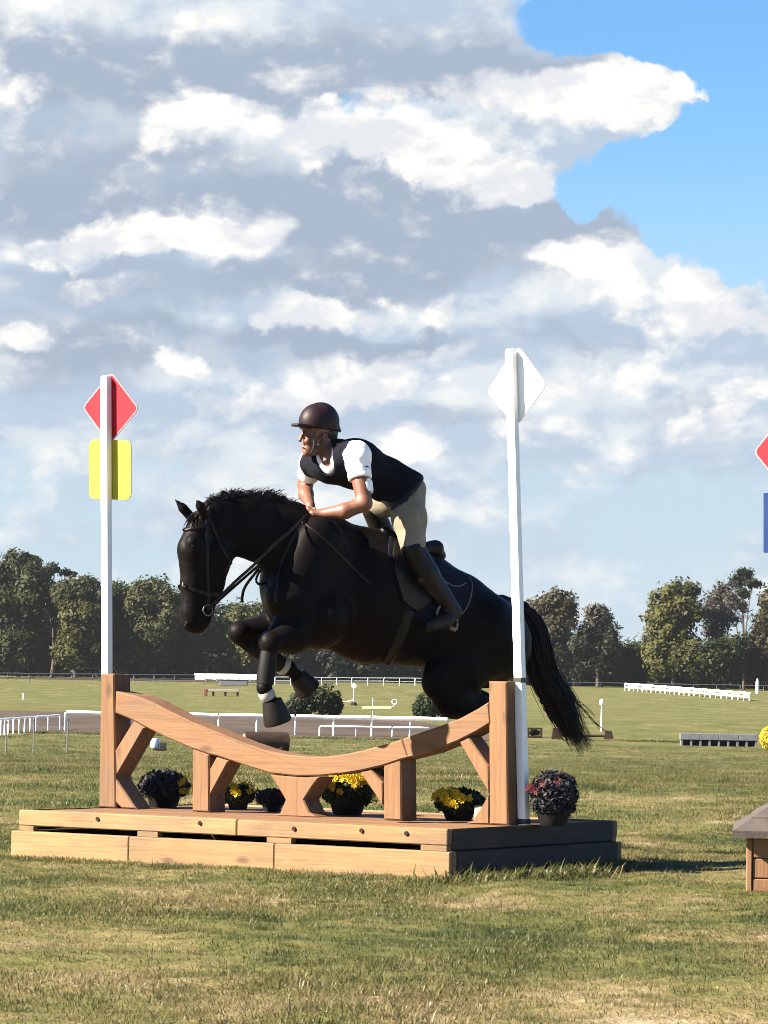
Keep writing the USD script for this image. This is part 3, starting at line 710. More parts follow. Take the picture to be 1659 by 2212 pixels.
# ------------------------------------------------------------------ horse
PHI = math.radians(34)
HX, HY, HZ = np.array([math.cos(PHI), math.sin(PHI), 0]), np.array([math.sin(PHI), -math.cos(PHI), 0]), np.array([0, 0, 1.0])
_y590 = on_plane(590, 1600, FP, B)[1] - .70
HO = at_depth(590, 1600, _y590); HO[2] = 0
PXM = FOC / 20.0                                            # photograph units per metre at the horse
def hp(u, v, l=0.0):
    """A point of the horse's own space (tailwards, to its left, up) seen at u, v and l metres left of its middle plane."""
    p = on_plane(u, v, HO + HY * l, HY) - HO
    return np.array([p @ HX, l, p[2]])
def hw(q): q = np.atleast_2d(q); return HO + q[:, :1] * HX + q[:, 1:2] * HY + q[:, 2:] * HZ
def hmesh(m): v, f = verts(m); return hw(v), f
R_ = lambda px: px / PXM
LAT = np.array([0, 1.0, 0])
body = SDF((-1.15, -.5, .45), (2.1, .5, 2.25), .0095)
def chain(sdf, pts, k=.03):
    """pts: (u, v, lateral, radius in photograph units, lateral factor)."""
    for a, b in zip(pts[:-1], pts[1:]):
        f = .5 * (a[4] + b[4])
        sdf.cone(hp(*a[:3]), R_(a[3]), hp(*b[:3]), R_(b[3]), k=k, squash=(LAT, f) if abs(f - 1) > .02 else None)
chain(body, [(668, 1262, 0, 116, .60), (800, 1293, 0, 136, .72), (890, 1312, 0, 124, .82), (970, 1340, 0, 106, .92), (1046, 1386, 0, 103, .98)], .05)
chain(body, [(740, 1176, 0, 46, .55), (812, 1190, 0, 46, .7)], .05)                              # withers
for l in (-.1, .1):
    chain(body, [(612, 1288, l, 40, .9), (690, 1330, l * 1.3, 70, .9)], .05)                     # breast
    chain(body, [(690, 1180, l * 1.2, 62, .6), (640, 1300, l * 1.5, 55, .7)], .06)               # shoulder blade
    chain(body, [(1040, 1372, l * 1.4, 80, .75), (1090, 1395, l * 1.2, 60, .8)], .05)            # quarters
chain(body, [(474, 1134, 0, 60, .46), (545, 1137, 0, 66, .48), (620, 1166, 0, 80, .55), (690, 1210, 0, 106, .62)], .04)
chain(body, [(432, 1148, 0, 33, .85), (421, 1188, 0, 38, .82), (423, 1262, 0, 33, .72), (419, 1325, 0, 29, .80), (418, 1340, 0, 27, .85)], .02)
chain(body, [(465, 1190, 0, 46, .52), (444, 1262, 0, 40, .52), (431, 1330, 0, 28, .72)], .03)
for l in (-.045, .045):
    chain(body, [(470, 1200, l, 36, .55), (455, 1235, l, 26, .5)], .02)                          # jowl
    chain(body, [(418, 1172, l * 1.3, 16, .8), (424, 1190, l * 1.2, 16, .8)], .015)              # eye socket
    body.ball(hp(402, 1352, l * .9), .014, k=.015)
body.ball(hp(428, 1352, 0), .042, k=.02)                                                          # chin
# ears
for (b, t, lb, lt) in (((412, 1117), (377, 1077), -.055, -.075), ((441, 1108), (424, 1078), .055, .075)):
    p, q = hp(*b, lb), hp(*t, lt)
    body.cone(p, .026, p + (q - p) * .5, .024, k=.02); body.cone(p + (q - p) * .45, .024, q, .003, k=.01)
# forelegs: the far one leads and is folded tight, the near one drops from its knee
chain(body, [(672, 1338, .13, 60, .75), (628, 1366, .15, 44, .85), (586, 1386, .17, 24, .95)], .03)
body.ball(hp(583, 1388, .17), R_(25), k=.015)
chain(body, [(582, 1396, .17, 19, 1), (577, 1440, .17, 14.5, 1), (571, 1482, .17, 13.5, 1)], .012)
body.ball(hp(571, 1486, .17), R_(17), k=.012)
chain(body, [(573, 1490, .17, 13, 1), (587, 1518, .17, 14, 1)], .01)
chain(body, [(660, 1342, -.13, 58, .75), (600, 1362, -.15, 40, .85), (522, 1364, -.16, 22, .95)], .03)
body.ball(hp(517, 1366, -.16), R_(24), k=.015)
chain(body, [(522, 1378, -.16, 18, 1), (572, 1416, -.16, 14, 1), (622, 1443, -.16, 13.5, 1)], .012)
body.ball(hp(625, 1444, -.16), R_(17), k=.012)
chain(body, [(629, 1448, -.16, 13, 1), (643, 1462, -.16, 14, 1)], .01)
# hind legs trailing behind the right post
for l, du, dv in ((.15, 0, 0), (-.15, 8, -6)):
    chain(body, [(1046, 1380, l, 92, .7), (990, 1440, l * 1.1, 66, .7), (950, 1468, l * 1.15, 40, .8)], .05)
    chain(body, [(952, 1470, l * 1.15, 42, .75), (978, 1506, l * 1.15, 43, .75), (1032 + du, 1534 + dv, l * 1.1, 34, .8), (1088 + du, 1552 + dv, l, 20, .9)], .03)
    chain(body, [(1088 + du, 1546 + dv, l, 17, .9), (1096 + du, 1562 + dv, l, 20, .9), (1101 + du, 1606 + dv, l, 15, 1), (1106 + du, 1656 + dv, l, 14, 1)], .012)
    body.ball(hp(1107 + du, 1660 + dv, l), R_(17), k=.012)
    chain(body, [(1107 + du, 1664 + dv, l, 13, 1), (1103 + du, 1690 + dv, l, 14, 1)], .01)
chain(body, [(1085, 1318, 0, 34, .7), (1128, 1318, 0, 18, .8), (1148, 1342, 0, 12, .9)], .03)     # dock
body.rough(.004, 9, 5)
bm = body.mesh(4)
HB = HO + HX * .8
horse = thing('jumping_horse', 'black horse with braided mane leaping over the dip of the timber jump', 'horse', HB, math.atan2(HX[1], HX[0]))
part(horse, 'body', hmesh(bm), M['coat'], smooth=True)
BV, BF = hmesh(bm)
_t0, _e1, _e2 = BV[BF[:, 0]], BV[BF[:, 1]] - BV[BF[:, 0]], BV[BF[:, 2]] - BV[BF[:, 0]]
def skin_at(u, v, lift=.006):
    """Where the view ray through u, v meets the horse's coat, lifted a little off it."""
    d = ray(u, v); d = d / np.linalg.norm(d)
    h = np.cross(d, _e2); a = (_e1 * h).sum(1); a = np.where(np.abs(a) < 1e-12, 1e-12, a)
    s = EYE - _t0; uu = (s * h).sum(1) / a; q = np.cross(s, _e1); vv = (q @ d) / a; t = (_e2 * q).sum(1) / a
    ok = (uu >= 0) & (vv >= 0) & (uu + vv <= 1) & (t > 1)
    if not ok.any(): return None
    k = np.where(ok)[0][np.argmin(t[ok])]
    n = np.cross(_e1[k], _e2[k]); n /= np.linalg.norm(n)
    if n @ d > 0: n = -n
    return EYE + d * t[k] + n * lift
def mirror(p): q = p - HO; return p - 2 * HY * (q @ HY)
def strap(parent, name, uvs, width, mt, both=False, lift=.004, n=18, label=None):
    P = [p for p in (skin_at(u, v, lift) for u, v in spline(np.array(uvs, float), n)) if p is not None]
    if len(P) < 3: return
    P = np.array(P); dirs = HY * .9 + HX * -.2
    ms = [tube(P, width / 2, 8, flat=(dirs, .35))]
    if both: ms.append(tube(np.array([mirror(p) for p in P]), width / 2, 8, flat=(dirs, .35)))
    for m_ in ms: part(parent, name, m_, mt, smooth=50, label=label)
def hoof(u0, v0, u1, v1, l, r0, r1):
    p, q = hp(u0, v0, l), hp(u1, v1, l); ax = (q - p); L = np.linalg.norm(ax); ax /= L
    toe = np.cross(ax, LAT); toe /= np.linalg.norm(toe); side = np.cross(toe, ax)
    rows = [(-.05, r0 * .55), (0, r0), (.45, r0 * .45 + r1 * .55), (.9, r1), (1, r1 * .94), (1.0, r1 * .3)]
    V = []
    for s, r in rows:
        for k in range(18):
            a = 2 * math.pi * k / 18
            V.append(p + ax * L * s + toe * r * (1.12 * math.cos(a)) + side * r * math.sin(a))
    F = [[i * 18 + j, i * 18 + (j + 1) % 18, (i + 1) * 18 + (j + 1) % 18, (i + 1) * 18 + j] for i in range(len(rows) - 1) for j in range(18)]
    V.append(p); V.append(p + ax * L); F = np.array(F); T_ = np.vstack([F[:, [0, 1, 2]], F[:, [0, 2, 3]]])
    n = len(rows) * 18
    T_ = np.vstack([T_, [[n, (j + 1) % 18, j] for j in range(18)], [[n + 1, n - 18 + j, n - 18 + (j + 1) % 18] for j in range(18)]])
    part(horse, 'hoof', hmesh((np.array(V), T_)), M['hoof'], smooth=35)
hoof(587, 1513, 601, 1562, .17, R_(19), R_(28)); hoof(643, 1460, 668, 1492, -.16, R_(18), R_(26))
for l, du, dv in ((.15, 0, 0), (-.15, 8, -6)): hoof(1103 + du, 1686 + dv, 1098 + du, 1722 + dv, l, R_(17), R_(23))
def wrap(u0, v0, u1, v1, l, r, mt, name, label=None):
    p, q = hp(u0, v0, l), hp(u1, v1, l)
    P = np.array([p + (q - p) * t for t in np.linspace(0, 1, 9)])
    rad = R_(r) * (1 + .10 * np.sin(np.linspace(0, math.pi, 9)))
    part(horse, name, hmesh(tube(P, rad, 14)), mt, smooth=40, label=label)
wrap(581, 1402, 572, 1478, .17, 18, M['boot_dark'], 'leg_boot'); wrap(534, 1388, 614, 1440, -.16, 18, M['boot_dark'], 'leg_boot')
wrap(572, 1493, 581, 1508, .17, 16, M['cuff'], 'pastern', 'white pastern above the lower front hoof')
wrap(606, 1435, 617, 1441, -.16, 19, M['cuff'], 'boot_strap', 'white strap on the far front leg boot')
for l in (-.068, .068):
    part(horse, 'eye', hmesh(trimesh.Trimesh(*(lambda s_: (s_.vertices * .019 + hp(416, 1178, l * 1.02), s_.faces))(trimesh.creation.icosphere(2)))), M['eye'], smooth=True)
# mane: a row of plaited knobs and loose wisps along the crest
crest = np.array([(449, 1086), (474, 1073), (502, 1068), (535, 1069), (560, 1067), (584, 1069), (606, 1078), (624, 1086), (641, 1096), (655, 1112)], float)
r = np.random.default_rng(11); ms = []
for k, (u, v) in enumerate(spline(crest, 13)):
    c = hp(u, v + 3, .012); ic = trimesh.creation.icosphere(2); vv = ic.vertices * np.array([R_(13), .019, R_(7 + 6 * r.random())])
    vv = vv * (1 + .8 * (meshkit.fbm(ic.vertices * 2.4 + k * 7, 3, 4)[:, None] - .5)) + c + r.normal(size=3) * .003
    ms.append((vv, ic.faces))
for k in range(480):
    t = r.random() if k % 3 else (.24 + .05 * r.normal() if k % 2 else .66 + .07 * r.normal()); t = min(max(t, 0), .99); u, v = spline(crest, 60)[int(t * 59)]
    p = hp(u, v + 4, r.normal() * .012); L = .022 + .045 * r.random() ** 2
    d = np.array([r.normal() * .7 + .1, r.normal() * .5, .8 + .3 * r.random()]); d /= np.linalg.norm(d)
    e = np.array([.5 + r.normal() * .5, r.normal() * .5, -.2])
    ms.append(tube([p, p + d * L * .6, p + d * L + e * L * .45], [.0035, .0025, .0008], 4))
part(horse, 'mane', hmesh(cat_(ms)), M['hair'], smooth=40)
fl = []
for k in range(26):                                                                              # forelock
    p = hp(436 + r.normal() * 5, 1104 + r.normal() * 3, r.normal() * .02)
    q = hp(404 + r.normal() * 6, 1140 + r.normal() * 8, r.normal() * .03)
    fl.append(tube(spline([p, p * .45 + q * .55 + np.array([-.012, 0, .012]), q], 6), [.004, .004, .0035, .003, .002, .0008], 4))
part(horse, 'forelock', hmesh(cat_(fl)), M['hair'], smooth=40)
# tail
outer = spline(np.array([(1133, 1305), (1156, 1319), (1178, 1348), (1191, 1400), (1202, 1446), (1232, 1495), (1247, 1538), (1279, 1612)], float), 16)
inner = spline(np.array([(1110, 1330), (1122, 1370), (1134, 1420), (1148, 1472), (1173, 1518), (1206, 1572), (1240, 1622)], float), 16)
ms = []
for k in range(720):
    w = np.clip(.5 + r.normal() * .24, 0, 1); n_ = 12 + int(4 * r.random() + .5 * (w > .2)); n_ = min(n_, 16)
    lat = r.normal() * .035; wob = np.cumsum(r.normal(size=(16, 2)) * 1.1, axis=0) * np.linspace(0, 1.6, 16)[:, None]
    P = np.array([hp(*(inner[i] * (1 - w) + outer[i] * w + wob[i]), lat * min(1, .35 + i / 6)) for i in range(n_)])
    ms.append(tube(P, np.linspace(.0046, .0009, n_), 4))
for stray in ([(1150, 1470), (1180, 1530), (1200, 1575), (1222, 1602)], [(1200, 1440), (1232, 1500), (1268, 1545), (1300, 1572)], [(1195, 1430), (1222, 1480), (1250, 1512), (1282, 1548)], [(1160, 1490), (1196, 1556), (1220, 1590), (1232, 1622)], [(1215, 1470), (1262, 1535), (1302, 1575), (1316, 1585)]):
    for j in range(3):
        P = np.array([hp(u + r.normal() * 3, v + r.normal() * 3, r.normal() * .01) for u, v in spline(np.array(stray, float), 8)])
        ms.append(tube(P, np.linspace(.003, .0012, 8), 4))
core = np.array([hp(*(.5 * (inner[i] + outer[i])), 0) for i in range(13)])
ms.append(tube(core, [.03, .045, .055, .055, .05, .045, .04, .036, .032, .026, .02, .014, .008], 12, flat=((0, 1.0, 0), .7)))
part(horse, 'tail', hmesh(cat_(ms)), M['tailhair'], smooth=True)

# tack
bridle = thing('bridle', 'black bridle with reins and martingale on the black horse', 'bridle', hw(hp(440, 1200))[0], math.atan2(HX[1], HX[0]))
strap(bridle, 'cheekpiece', [(446, 1124), (446, 1170), (447, 1220), (449, 1268), (450, 1312)], .020, M['leather_brown'], True)
strap(bridle, 'browband', [(446, 1132), (430, 1140), (412, 1144), (402, 1146)], .018, M['leather_brown'], True)
strap(bridle, 'noseband', [(396, 1266), (412, 1272), (432, 1278), (456, 1284), (474, 1284)], .022, M['leather_brown'], True)
strap(bridle, 'headpiece', [(446, 1124), (450, 1108), (454, 1096)], .022, M['leather_brown'], True)
strap(bridle, 'throat_lash', [(450, 1116), (468, 1160), (488, 1200), (503, 1222)], .014, M['leather_brown'], True)
bitc = hp(449, 1318, .07)
def torus(c, ax, R0, r0, n=24, m=8):
    ax = np.asarray(ax, float) / np.linalg.norm(ax); t = np.cross(ax, [0.3, .2, 1]); t /= np.linalg.norm(t); s = np.cross(ax, t)
    V = [c + (t * math.cos(a) + s * math.sin(a)) * (R0 + r0 * math.cos(b)) + ax * r0 * math.sin(b) for a in np.arange(n) * 2 * np.pi / n for b in np.arange(m) * 2 * np.pi / m]
    return np.array(V), np.array([[i * m + j, ((i + 1) % n) * m + j, ((i + 1) % n) * m + (j + 1) % m, i * m + (j + 1) % m] for i in range(n) for j in range(m)])
for sg in (1, -1): part(bridle, 'bit_ring', hmesh(torus(bitc * [1, sg, 1], LAT, .030, .004)), M['steel'], smooth=True)
part(bridle, 'buckle', hmesh(torus(hp(395, 1263, .03), (1, .5, 0), .010, .004, 12, 6)), M['steel'], smooth=True)
def free(parent, name, pts, w, mt, flat=(LAT, .35), n=22):
    P = spline(np.array([hp(*p) for p in pts]), n)
    part(parent, name, hmesh(tube(P, w / 2, 8, flat=flat)), mt, smooth=50)
free(bridle, 'rein', [(449, 1318, .075), (500, 1264, .12), (556, 1213, .175), (610, 1162, .19), (664, 1112, .085)], .018, M['leather'])
free(bridle, 'rein', [(449, 1318, -.075), (505, 1268, -.12), (560, 1220, -.175), (615, 1168, -.19), (668, 1112, -.085)], .018, M['leather'])
free(bridle, 'martingale_loop', [(575, 1216, .04), (562, 1232, .05), (553, 1254, .05), (560, 1262, .04), (574, 1258, .03), (584, 1240, .02), (590, 1225, .02)], .016, M['leather'])
strap(bridle, 'breastplate_strap', [(652, 1128), (690, 1156), (730, 1196), (762, 1228), (800, 1262)], .016, M['leather_brown'], True)
strap(bridle, 'breastplate_strap', [(640, 1150), (615, 1200), (600, 1255), (596, 1300)], .018, M['leather_brown'], True)

saddle = thing('saddle', 'dark leather jumping saddle with navy pad and steel stirrup on the horse', 'saddle', hw(hp(880, 1190))[0], math.atan2(HX[1], HX[0]))
sd = SDF((.35, -.36, 1.05), (1.45, .36, 2.3), .009)
for l in (-.04, .04):
    sd.cone(hp(832, 1148, l), .034, hp(858, 1168, l * 1.5), .034, k=.03)
    sd.cone(hp(858, 1168, l * 1.5), .034, hp(905, 1186, l * 2.2), .036, k=.03)
    sd.cone(hp(905, 1186, l * 2.2), .036, hp(942, 1184, l * 2.4), .046, k=.03)
    sd.cone(hp(936, 1182, l * 2), .036, hp(952, 1200, l * 1.6), .032, k=.02)
part(saddle, 'seat', hmesh(sd.mesh(3)), M['leather_brown'], smooth=True)
def lay(name, outline, thick, mt, lift, parent=saddle, grid=12, both=True):
    """A sheet of leather or cloth laid on the coat, its outline given as seen."""
    pg = Polygon(outline); x0, y0, x1, y1 = pg.bounds
    P3, P2 = {}, {}
    nx, ny = grid, grid
    for i in range(nx + 1):
        for j in range(ny + 1):
            y = y0 + (y1 - y0) * j / ny
            sec = pg.intersection(Polygon([(x0 - 9, y - .6), (x1 + 9, y - .6), (x1 + 9, y + .6), (x0 - 9, y + .6)]))
            if sec.is_empty: continue
            a, _, b, _ = sec.bounds; u = a + (b - a) * i / nx
            p = skin_at(u, y, lift)
            if p is None: continue
            q = p - HO; P3[i, j] = np.array([q @ HX, q @ HY, q[2]])
    ids = {k: n for n, k in enumerate(P3)}; V = np.array(list(P3.values())); nrm = LAT * .95 + np.array([-.0, 0, .3])
    F = []
    for (i, j) in P3:
        if all(k in ids for k in ((i + 1, j), (i + 1, j + 1), (i, j + 1))): F.append([ids[i, j], ids[i + 1, j], ids[i + 1, j + 1], ids[i, j + 1]])
    F = np.array(F); n = len(V); V2 = np.vstack([V, V - nrm * thick]); e = {}
    for q in F:
        for a, b in zip(q, np.roll(q, -1)): e[(a, b)] = 1
    side = [[b, a, a + n, b + n] for (a, b) in e if (b, a) not in e]
    Fq = np.vstack([F, F[:, ::-1] + n, np.array(side)])
    part(parent, name, hmesh((V2, Fq)), mt, smooth=40)
    if both: part(parent, name, hmesh((V2 * [1, -1, 1], Fq[:, ::-1])), mt, smooth=40)
pad = [(842, 1160), (880, 1186), (930, 1206), (962, 1222), (1008, 1246), (1022, 1262), (1012, 1310), (985, 1340), (930, 1352), (880, 1330), (855, 1260), (838, 1190)]
lay('saddle_pad', pad, .010, M['navy'], .008)
lay('saddle_flap', [(852, 1172), (900, 1192), (935, 1206), (940, 1250), (930, 1300), (900, 1318), (868, 1300), (852, 1240), (846, 1195)], .010, M['leather'], .020)
strap(saddle, 'piping', [(1010, 1250), (1018, 1266), (1010, 1304), (984, 1336)], .009, M['piping'], True, .012)
strap(saddle, 'piping', [(948, 1248), (962, 1260), (984, 1268), (1004, 1262)], .008, M['piping'], True, .012)
strap(saddle, 'girth', [(884, 1318), (870, 1360), (852, 1400), (838, 1425)], .07, M['leather'], True, .004)
st = hp(966, 1336, .345)
part(saddle, 'stirrup_leather', hmesh(tube(spline([hp(905, 1215, .27), hp(935, 1262, .35), hp(962, 1300, .36), st + [-.01, .0, .07]], 10), .011, 6, flat=(LAT, .3))), M['leather'], smooth=40)
ring = [(-.055, -.045), (-.062, 0), (-.05, .045), (-.015, .075), (.02, .072), (.05, .04), (.062, 0), (.055, -.045)]
sring = spline([st + np.array([a * .9, a * .35, b - a * .35]) for a, b in ring], 26)
part(saddle, 'stirrup', hmesh(tube(sring, .0075, 8)), M['steel'], smooth=True)
part(saddle, 'stirrup_tread', hmesh(tube([sring[0], sring[-1]], .012, 8)), M['steel'], smooth=40)

# ------------------------------------------------------------------ rider
lo, hi = (-.05, -.62, 1.0), (1.35, .66, 2.8)
def cones(sdf, rows, grow=0.0, k=.02):
    """rows: (u, v, lateral, r metres, u, v, lateral, r, lateral factor)."""
    for (u0, v0, l0, r0, u1, v1, l1, r1, f) in rows:
        sdf.cone(hp(u0, v0, l0), r0 + grow, hp(u1, v1, l1), r1 + grow, k=k, squash=(LAT, f) if f != 1 else None)
TORSO = [(716, 1000, .0, .100, 768, 1002, 0, .116, 1.2), (768, 1002, 0, .116, 832, 1036, 0, .098, 1.15), (832, 1036, 0, .098, 868, 1060, 0, .108, 1.3)]
SHLD = [(716, 992, 0, .085, 764, 984, .155, .066, 1), (716, 992, 0, .085, 680, 1000, -.155, .066, 1)]
NECK = [(706, 962, 0, .055, 724, 1000, 0, .062, 1)]
ARM_N = [(770, 984, .175, .060, 787, 1086, .265, .043, 1)]
FORE_N = [(787, 1088, .265, .044, 745, 1104, .21, .043, 1), (745, 1104, .21, .043, 694, 1110, .10, .027, 1)]
ARM_F = [(676, 998, -.17, .058, 659, 1046, -.33, .042, 1)]
FORE_F = [(659, 1046, -.33, .043, 661, 1068, -.24, .042, 1), (661, 1068, -.24, .042, 670, 1092, -.11, .027, 1)]
THIGH = [(874, 1062, .09, .108, 884, 1120, .20, .085, 1), (884, 1120, .20, .085, 893, 1186, .285, .060, 1), (866, 1062, -.09, .100, 842, 1080, -.19, .076, 1), (842, 1080, -.19, .076, 806, 1099, -.285, .054, 1)]
SHIN = [(893, 1188, .285, .061, 922, 1240, .315, .058, 1), (922, 1240, .315, .058, 974, 1312, .335, .038, 1), (806, 1102, -.285, .054, 842, 1186, -.315, .055, 1), (842, 1186, -.315, .057, 896, 1262, -.335, .038, 1)]
FOOT = [(982, 1323, .335, .034, 958, 1344, .345, .036, 1), (958, 1344, .345, .036, 930, 1352, .35, .026, 1), (904, 1272, -.335, .034, 880, 1294, -.345, .036, 1), (880, 1294, -.345, .036, 852, 1302, -.35, .026, 1)]
HEAD = [(692, 914, 0, .086, 684, 922, 0, .084, .86), (676, 936, 0, .060, 669, 968, 0, .044, .88), (690, 948, 0, .055, 676, 970, 0, .040, .95), (664, 974, 0, .026, 662, 978, 0, .024, 1),
        (654, 936, 0, .010, 648, 951, 0, .012, 1), (658, 925, .024, .012, 656, 926, -.024, .012, 1)]
sd = SDF(lo, hi, .0062)
cones(sd, TORSO, k=.04); cones(sd, SHLD, k=.04); cones(sd, NECK, k=.03); cones(sd, HEAD, k=.014)
for rows in (ARM_N, FORE_N, ARM_F, FORE_F): cones(sd, rows, k=.02)
cones(sd, THIGH, k=.04); cones(sd, SHIN, k=.02); cones(sd, FOOT, k=.02)
for l in (-.030, .030):
    sd.ball(hp(653, 937, l), .013, k=.008, op='cut'); sd.ball(hp(658, 938, l), .0115, k=.004)     # eye sockets
    sd.ball(hp(664, 952, l * 1.3), .020, k=.015)                                                   # cheeks
    sd.cone(hp(700, 938, l * 2.5), .012, hp(698, 950, l * 2.45), .009, k=.006)                     # ears
# hands closed on the reins: palm, four bent fingers and a thumb each
for (wr, pl, sgn) in (((694, 1110, .10), (676, 1111, .078), 1), ((670, 1092, -.11), (672, 1104, -.082), -1)):
    w_, p_ = hp(*wr), hp(*pl); fwd = p_ - w_; fwd /= np.linalg.norm(fwd)
    up = np.array([0, 0, 1.0]) - fwd * fwd[2]; up /= np.linalg.norm(up); inn = np.cross(fwd, up); inn *= -np.sign(inn[1]) * sgn
    sd.cone(w_, .025, p_, .024, k=.012)
    for i, (off, L) in enumerate(((.027, .9), (.009, 1.0), (-.009, .95), (-.027, .8))):
        a = p_ + fwd * .022 + up * off; b = a + fwd * .028 * L + inn * .010; c = b + inn * .026 * L - fwd * .006; d_ = c - fwd * .022 * L + inn * .002
        sd.cone(p_ + up * off * .7, .011, a, .010, k=.004); sd.cone(a, .0098, b, .0092, k=.002); sd.cone(b, .0092, c, .0086, k=.002); sd.cone(c, .0086, d_, .0078, k=.002)
    a = p_ + up * .026; b = a + up * .014 + fwd * .024 + inn * .012; c = b + fwd * .022 + inn * .012
    sd.cone(p_ + up * .012, .013, b, .0105, k=.005); sd.cone(b, .0105, c, .0085, k=.003)
rm = sd.mesh(3)
person = thing('person', 'rider in white shirt, black vest, beige breeches and dark helmet crouched over the horse', 'person', hw(hp(880, 1190))[0] + [0, 0, .02], math.atan2(HX[1], HX[0]))
bodyp = part(person, 'body', hmesh(rm), M['skin'], smooth=True)
def garment(name, rows, grow, mt, cuts=(), holes=(), k=.03, h=.0075, wrinkle=.003, label=None, parent=person):
    s = SDF(lo, hi, h); cones(s, rows, grow, k)
    for (u, v, l, r0, u1, v1, l1, r1) in holes: s.cone(hp(u, v, l), r0, hp(u1, v1, l1), r1, k=.004, op='cut')
    if wrinkle: s.rough(wrinkle, 22, len(name))
    for p, n in cuts: s.cut(p, n)
    return part(parent, name, hmesh(s.mesh(2)), mt, smooth=True, label=label)
shirt_holes = [(690, 930, .03, .078, 706, 998, .075, .026)]
garment('shirt', TORSO + SHLD, .009, M['shirt'], holes=shirt_holes, cuts=[(hp(866, 1058), (.86, 0, -.5))])
garment('vest', TORSO + SHLD + [THIGH[0], THIGH[3]], .022, M['vest'], holes=[(684, 925, .03, .090, 704, 1012, .09, .046), (800, 988, .26, .055, 776, 998, .20, .062), (662, 1000, -.26, .06, 676, 1002, -.2, .06)],
        cuts=[(hp(847, 1059), (.62, 0, -.78))], wrinkle=.005, k=.04)
def seg(rows, t0, t1):
    out = []
    for (u0, v0, l0, r0, u1, v1, l1, r1, f) in rows:
        g = lambda a, b, t: a + (b - a) * t
        out.append((g(u0, u1, t0), g(v0, v1, t0), g(l0, l1, t0), g(r0, r1, t0), g(u0, u1, t1), g(v0, v1, t1), g(l0, l1, t1), g(r0, r1, t1), f))
    return out
def limb_dir(row): d = hp(*row[4:7]) - hp(*row[:3]); return d / np.linalg.norm(d)
e = hp(*[a + (b - a) * .50 for a, b in zip(ARM_N[0][:3], ARM_N[0][4:7])])
garment('sleeve', [(752, 984, .125, .060, 770, 984, .18, .066, 1)] + ARM_N, .016, M['shirt'], cuts=[(e, limb_dir(ARM_N[0]))], wrinkle=.005)
e = hp(*[a + (b - a) * .62 for a, b in zip(ARM_F[0][:3], ARM_F[0][4:7])])
garment('sleeve', [(690, 998, -.12, .056, 676, 998, -.18, .062, 1)] + ARM_F, .015, M['shirt'], cuts=[(e, limb_dir(ARM_F[0]))], wrinkle=.005)
garment('breeches', [TORSO[2]] + THIGH, .011, M['breeches'], k=.04, cuts=[(hp(836, 1046), (-.62, 0, .78))], wrinkle=.004)
s_ = SDF(lo, hi, .0075); cones(s_, [TORSO[2], THIGH[0], THIGH[3]], .026, .04); s_.cut(hp(844, 1055), (-.62, 0, .78)); s_.cut(hp(850, 1063), (.62, 0, -.78))
part(person, 'belt', hmesh(s_.mesh(1)), M['leather'], smooth=True)
for a_, b_ in ((slice(0, 2), slice(0, 2)), (slice(2, 4), slice(2, 4))):
    s_ = SDF(lo, hi, .0075); cones(s_, SHIN[a_] + FOOT[b_], .011, .02)
    part(person, 'boot', hmesh(s_.mesh(2)), M['leather'], smooth=True)
# helmet: shell, peak, harness
HC = hp(690, 910)
s_ = SDF(HC - .2, HC + .2, .0055)
s_.cone(hp(693, 911), .112, hp(685, 913), .110, k=.02, squash=(LAT, .84))
s_.cone(hp(702, 930), .088, hp(714, 938), .066, k=.02, squash=(LAT, .95))
s_.cut(hp(690, 929), (-.04, 0, -1.0))
hel = part(person, 'helmet', hmesh(s_.mesh(2)), M['helmet'], smooth=True)
s_ = SDF(HC - .25, HC + .25, .0055)
for l in (-.06, -.03, 0, .03, .06): s_.cone(hp(668, 921, l), .013, hp(632 + abs(l) * 190, 918, l * .85), .0095, k=.02)
part(hel, 'peak', hmesh(s_.mesh(2)), M['helmet'], smooth=True)
for sg in (1, -1):
    for (u, v) in ((676, 926), (706, 934)):
        part(hel, 'chin_strap', hmesh(tube(spline([hp(u, v, .078 * sg), hp((u + 690) / 2 - 4, 955, .072 * sg), hp(674, 975, .05 * sg), hp(666, 984, 0.0)], 12), .007, 6)), M['strap'], smooth=40)
s_ = SDF(HC - .25, HC + .25, .0065)
s_.cone(hp(708, 936), .062, hp(714, 958), .040, k=.02); s_.rough(.006, 40, 2)
part(person, 'hair', hmesh(s_.mesh(1)), M['rider_hair'], smooth=True)
for l in (.030, -.030):
    ic = trimesh.creation.icosphere(2)
    part(person, 'eye', hmesh((ic.vertices * .0085 + hp(654.5, 937.5, l), ic.faces)), M['eye'], smooth=True)
part(person, 'lips', hmesh(tube([hp(655.5, 966, .017), hp(653.2, 965.5, .008), hp(652.8, 965.5, 0), hp(653.2, 965.5, -.008), hp(655.5, 966, -.017)], [.002, .0045, .005, .0045, .002], 8)), M['lips'], smooth=True)
# arm band and glove-free wrist strap
e0, e1 = [hp(*[a + (b - a) * t for a, b in zip(ARM_N[0][:3], ARM_N[0][4:7])]) for t in (.54, .80)]
part(person, 'arm_band', hmesh(tube([e0 + (e1 - e0) * t + np.array([.016, 0, 0]) for t in np.linspace(0, 1, 7)], [.048, .052, .053, .052, .051, .050, .046], 16)), M['shirt'], smooth=40)
pe = hp(776, 1010, .19) + LAT * .079
part(person, 'sleeve_emblem', hmesh(hull([pe + np.array([a, b * .2, c]) for a, b, c in ((-.016, 0, -.005), (.014, 0, .003), (-.013, 0, .004), (.016, 0, -.001), (-.012, -1, .0), (.012, -1, 0), (0, .02, .008))])), M['emblem'])
part(person, 'watch_strap', hmesh(tube([hp(704, 1109, .115), hp(698, 1110, .105)], .031, 14)), M['strap'], smooth=40)

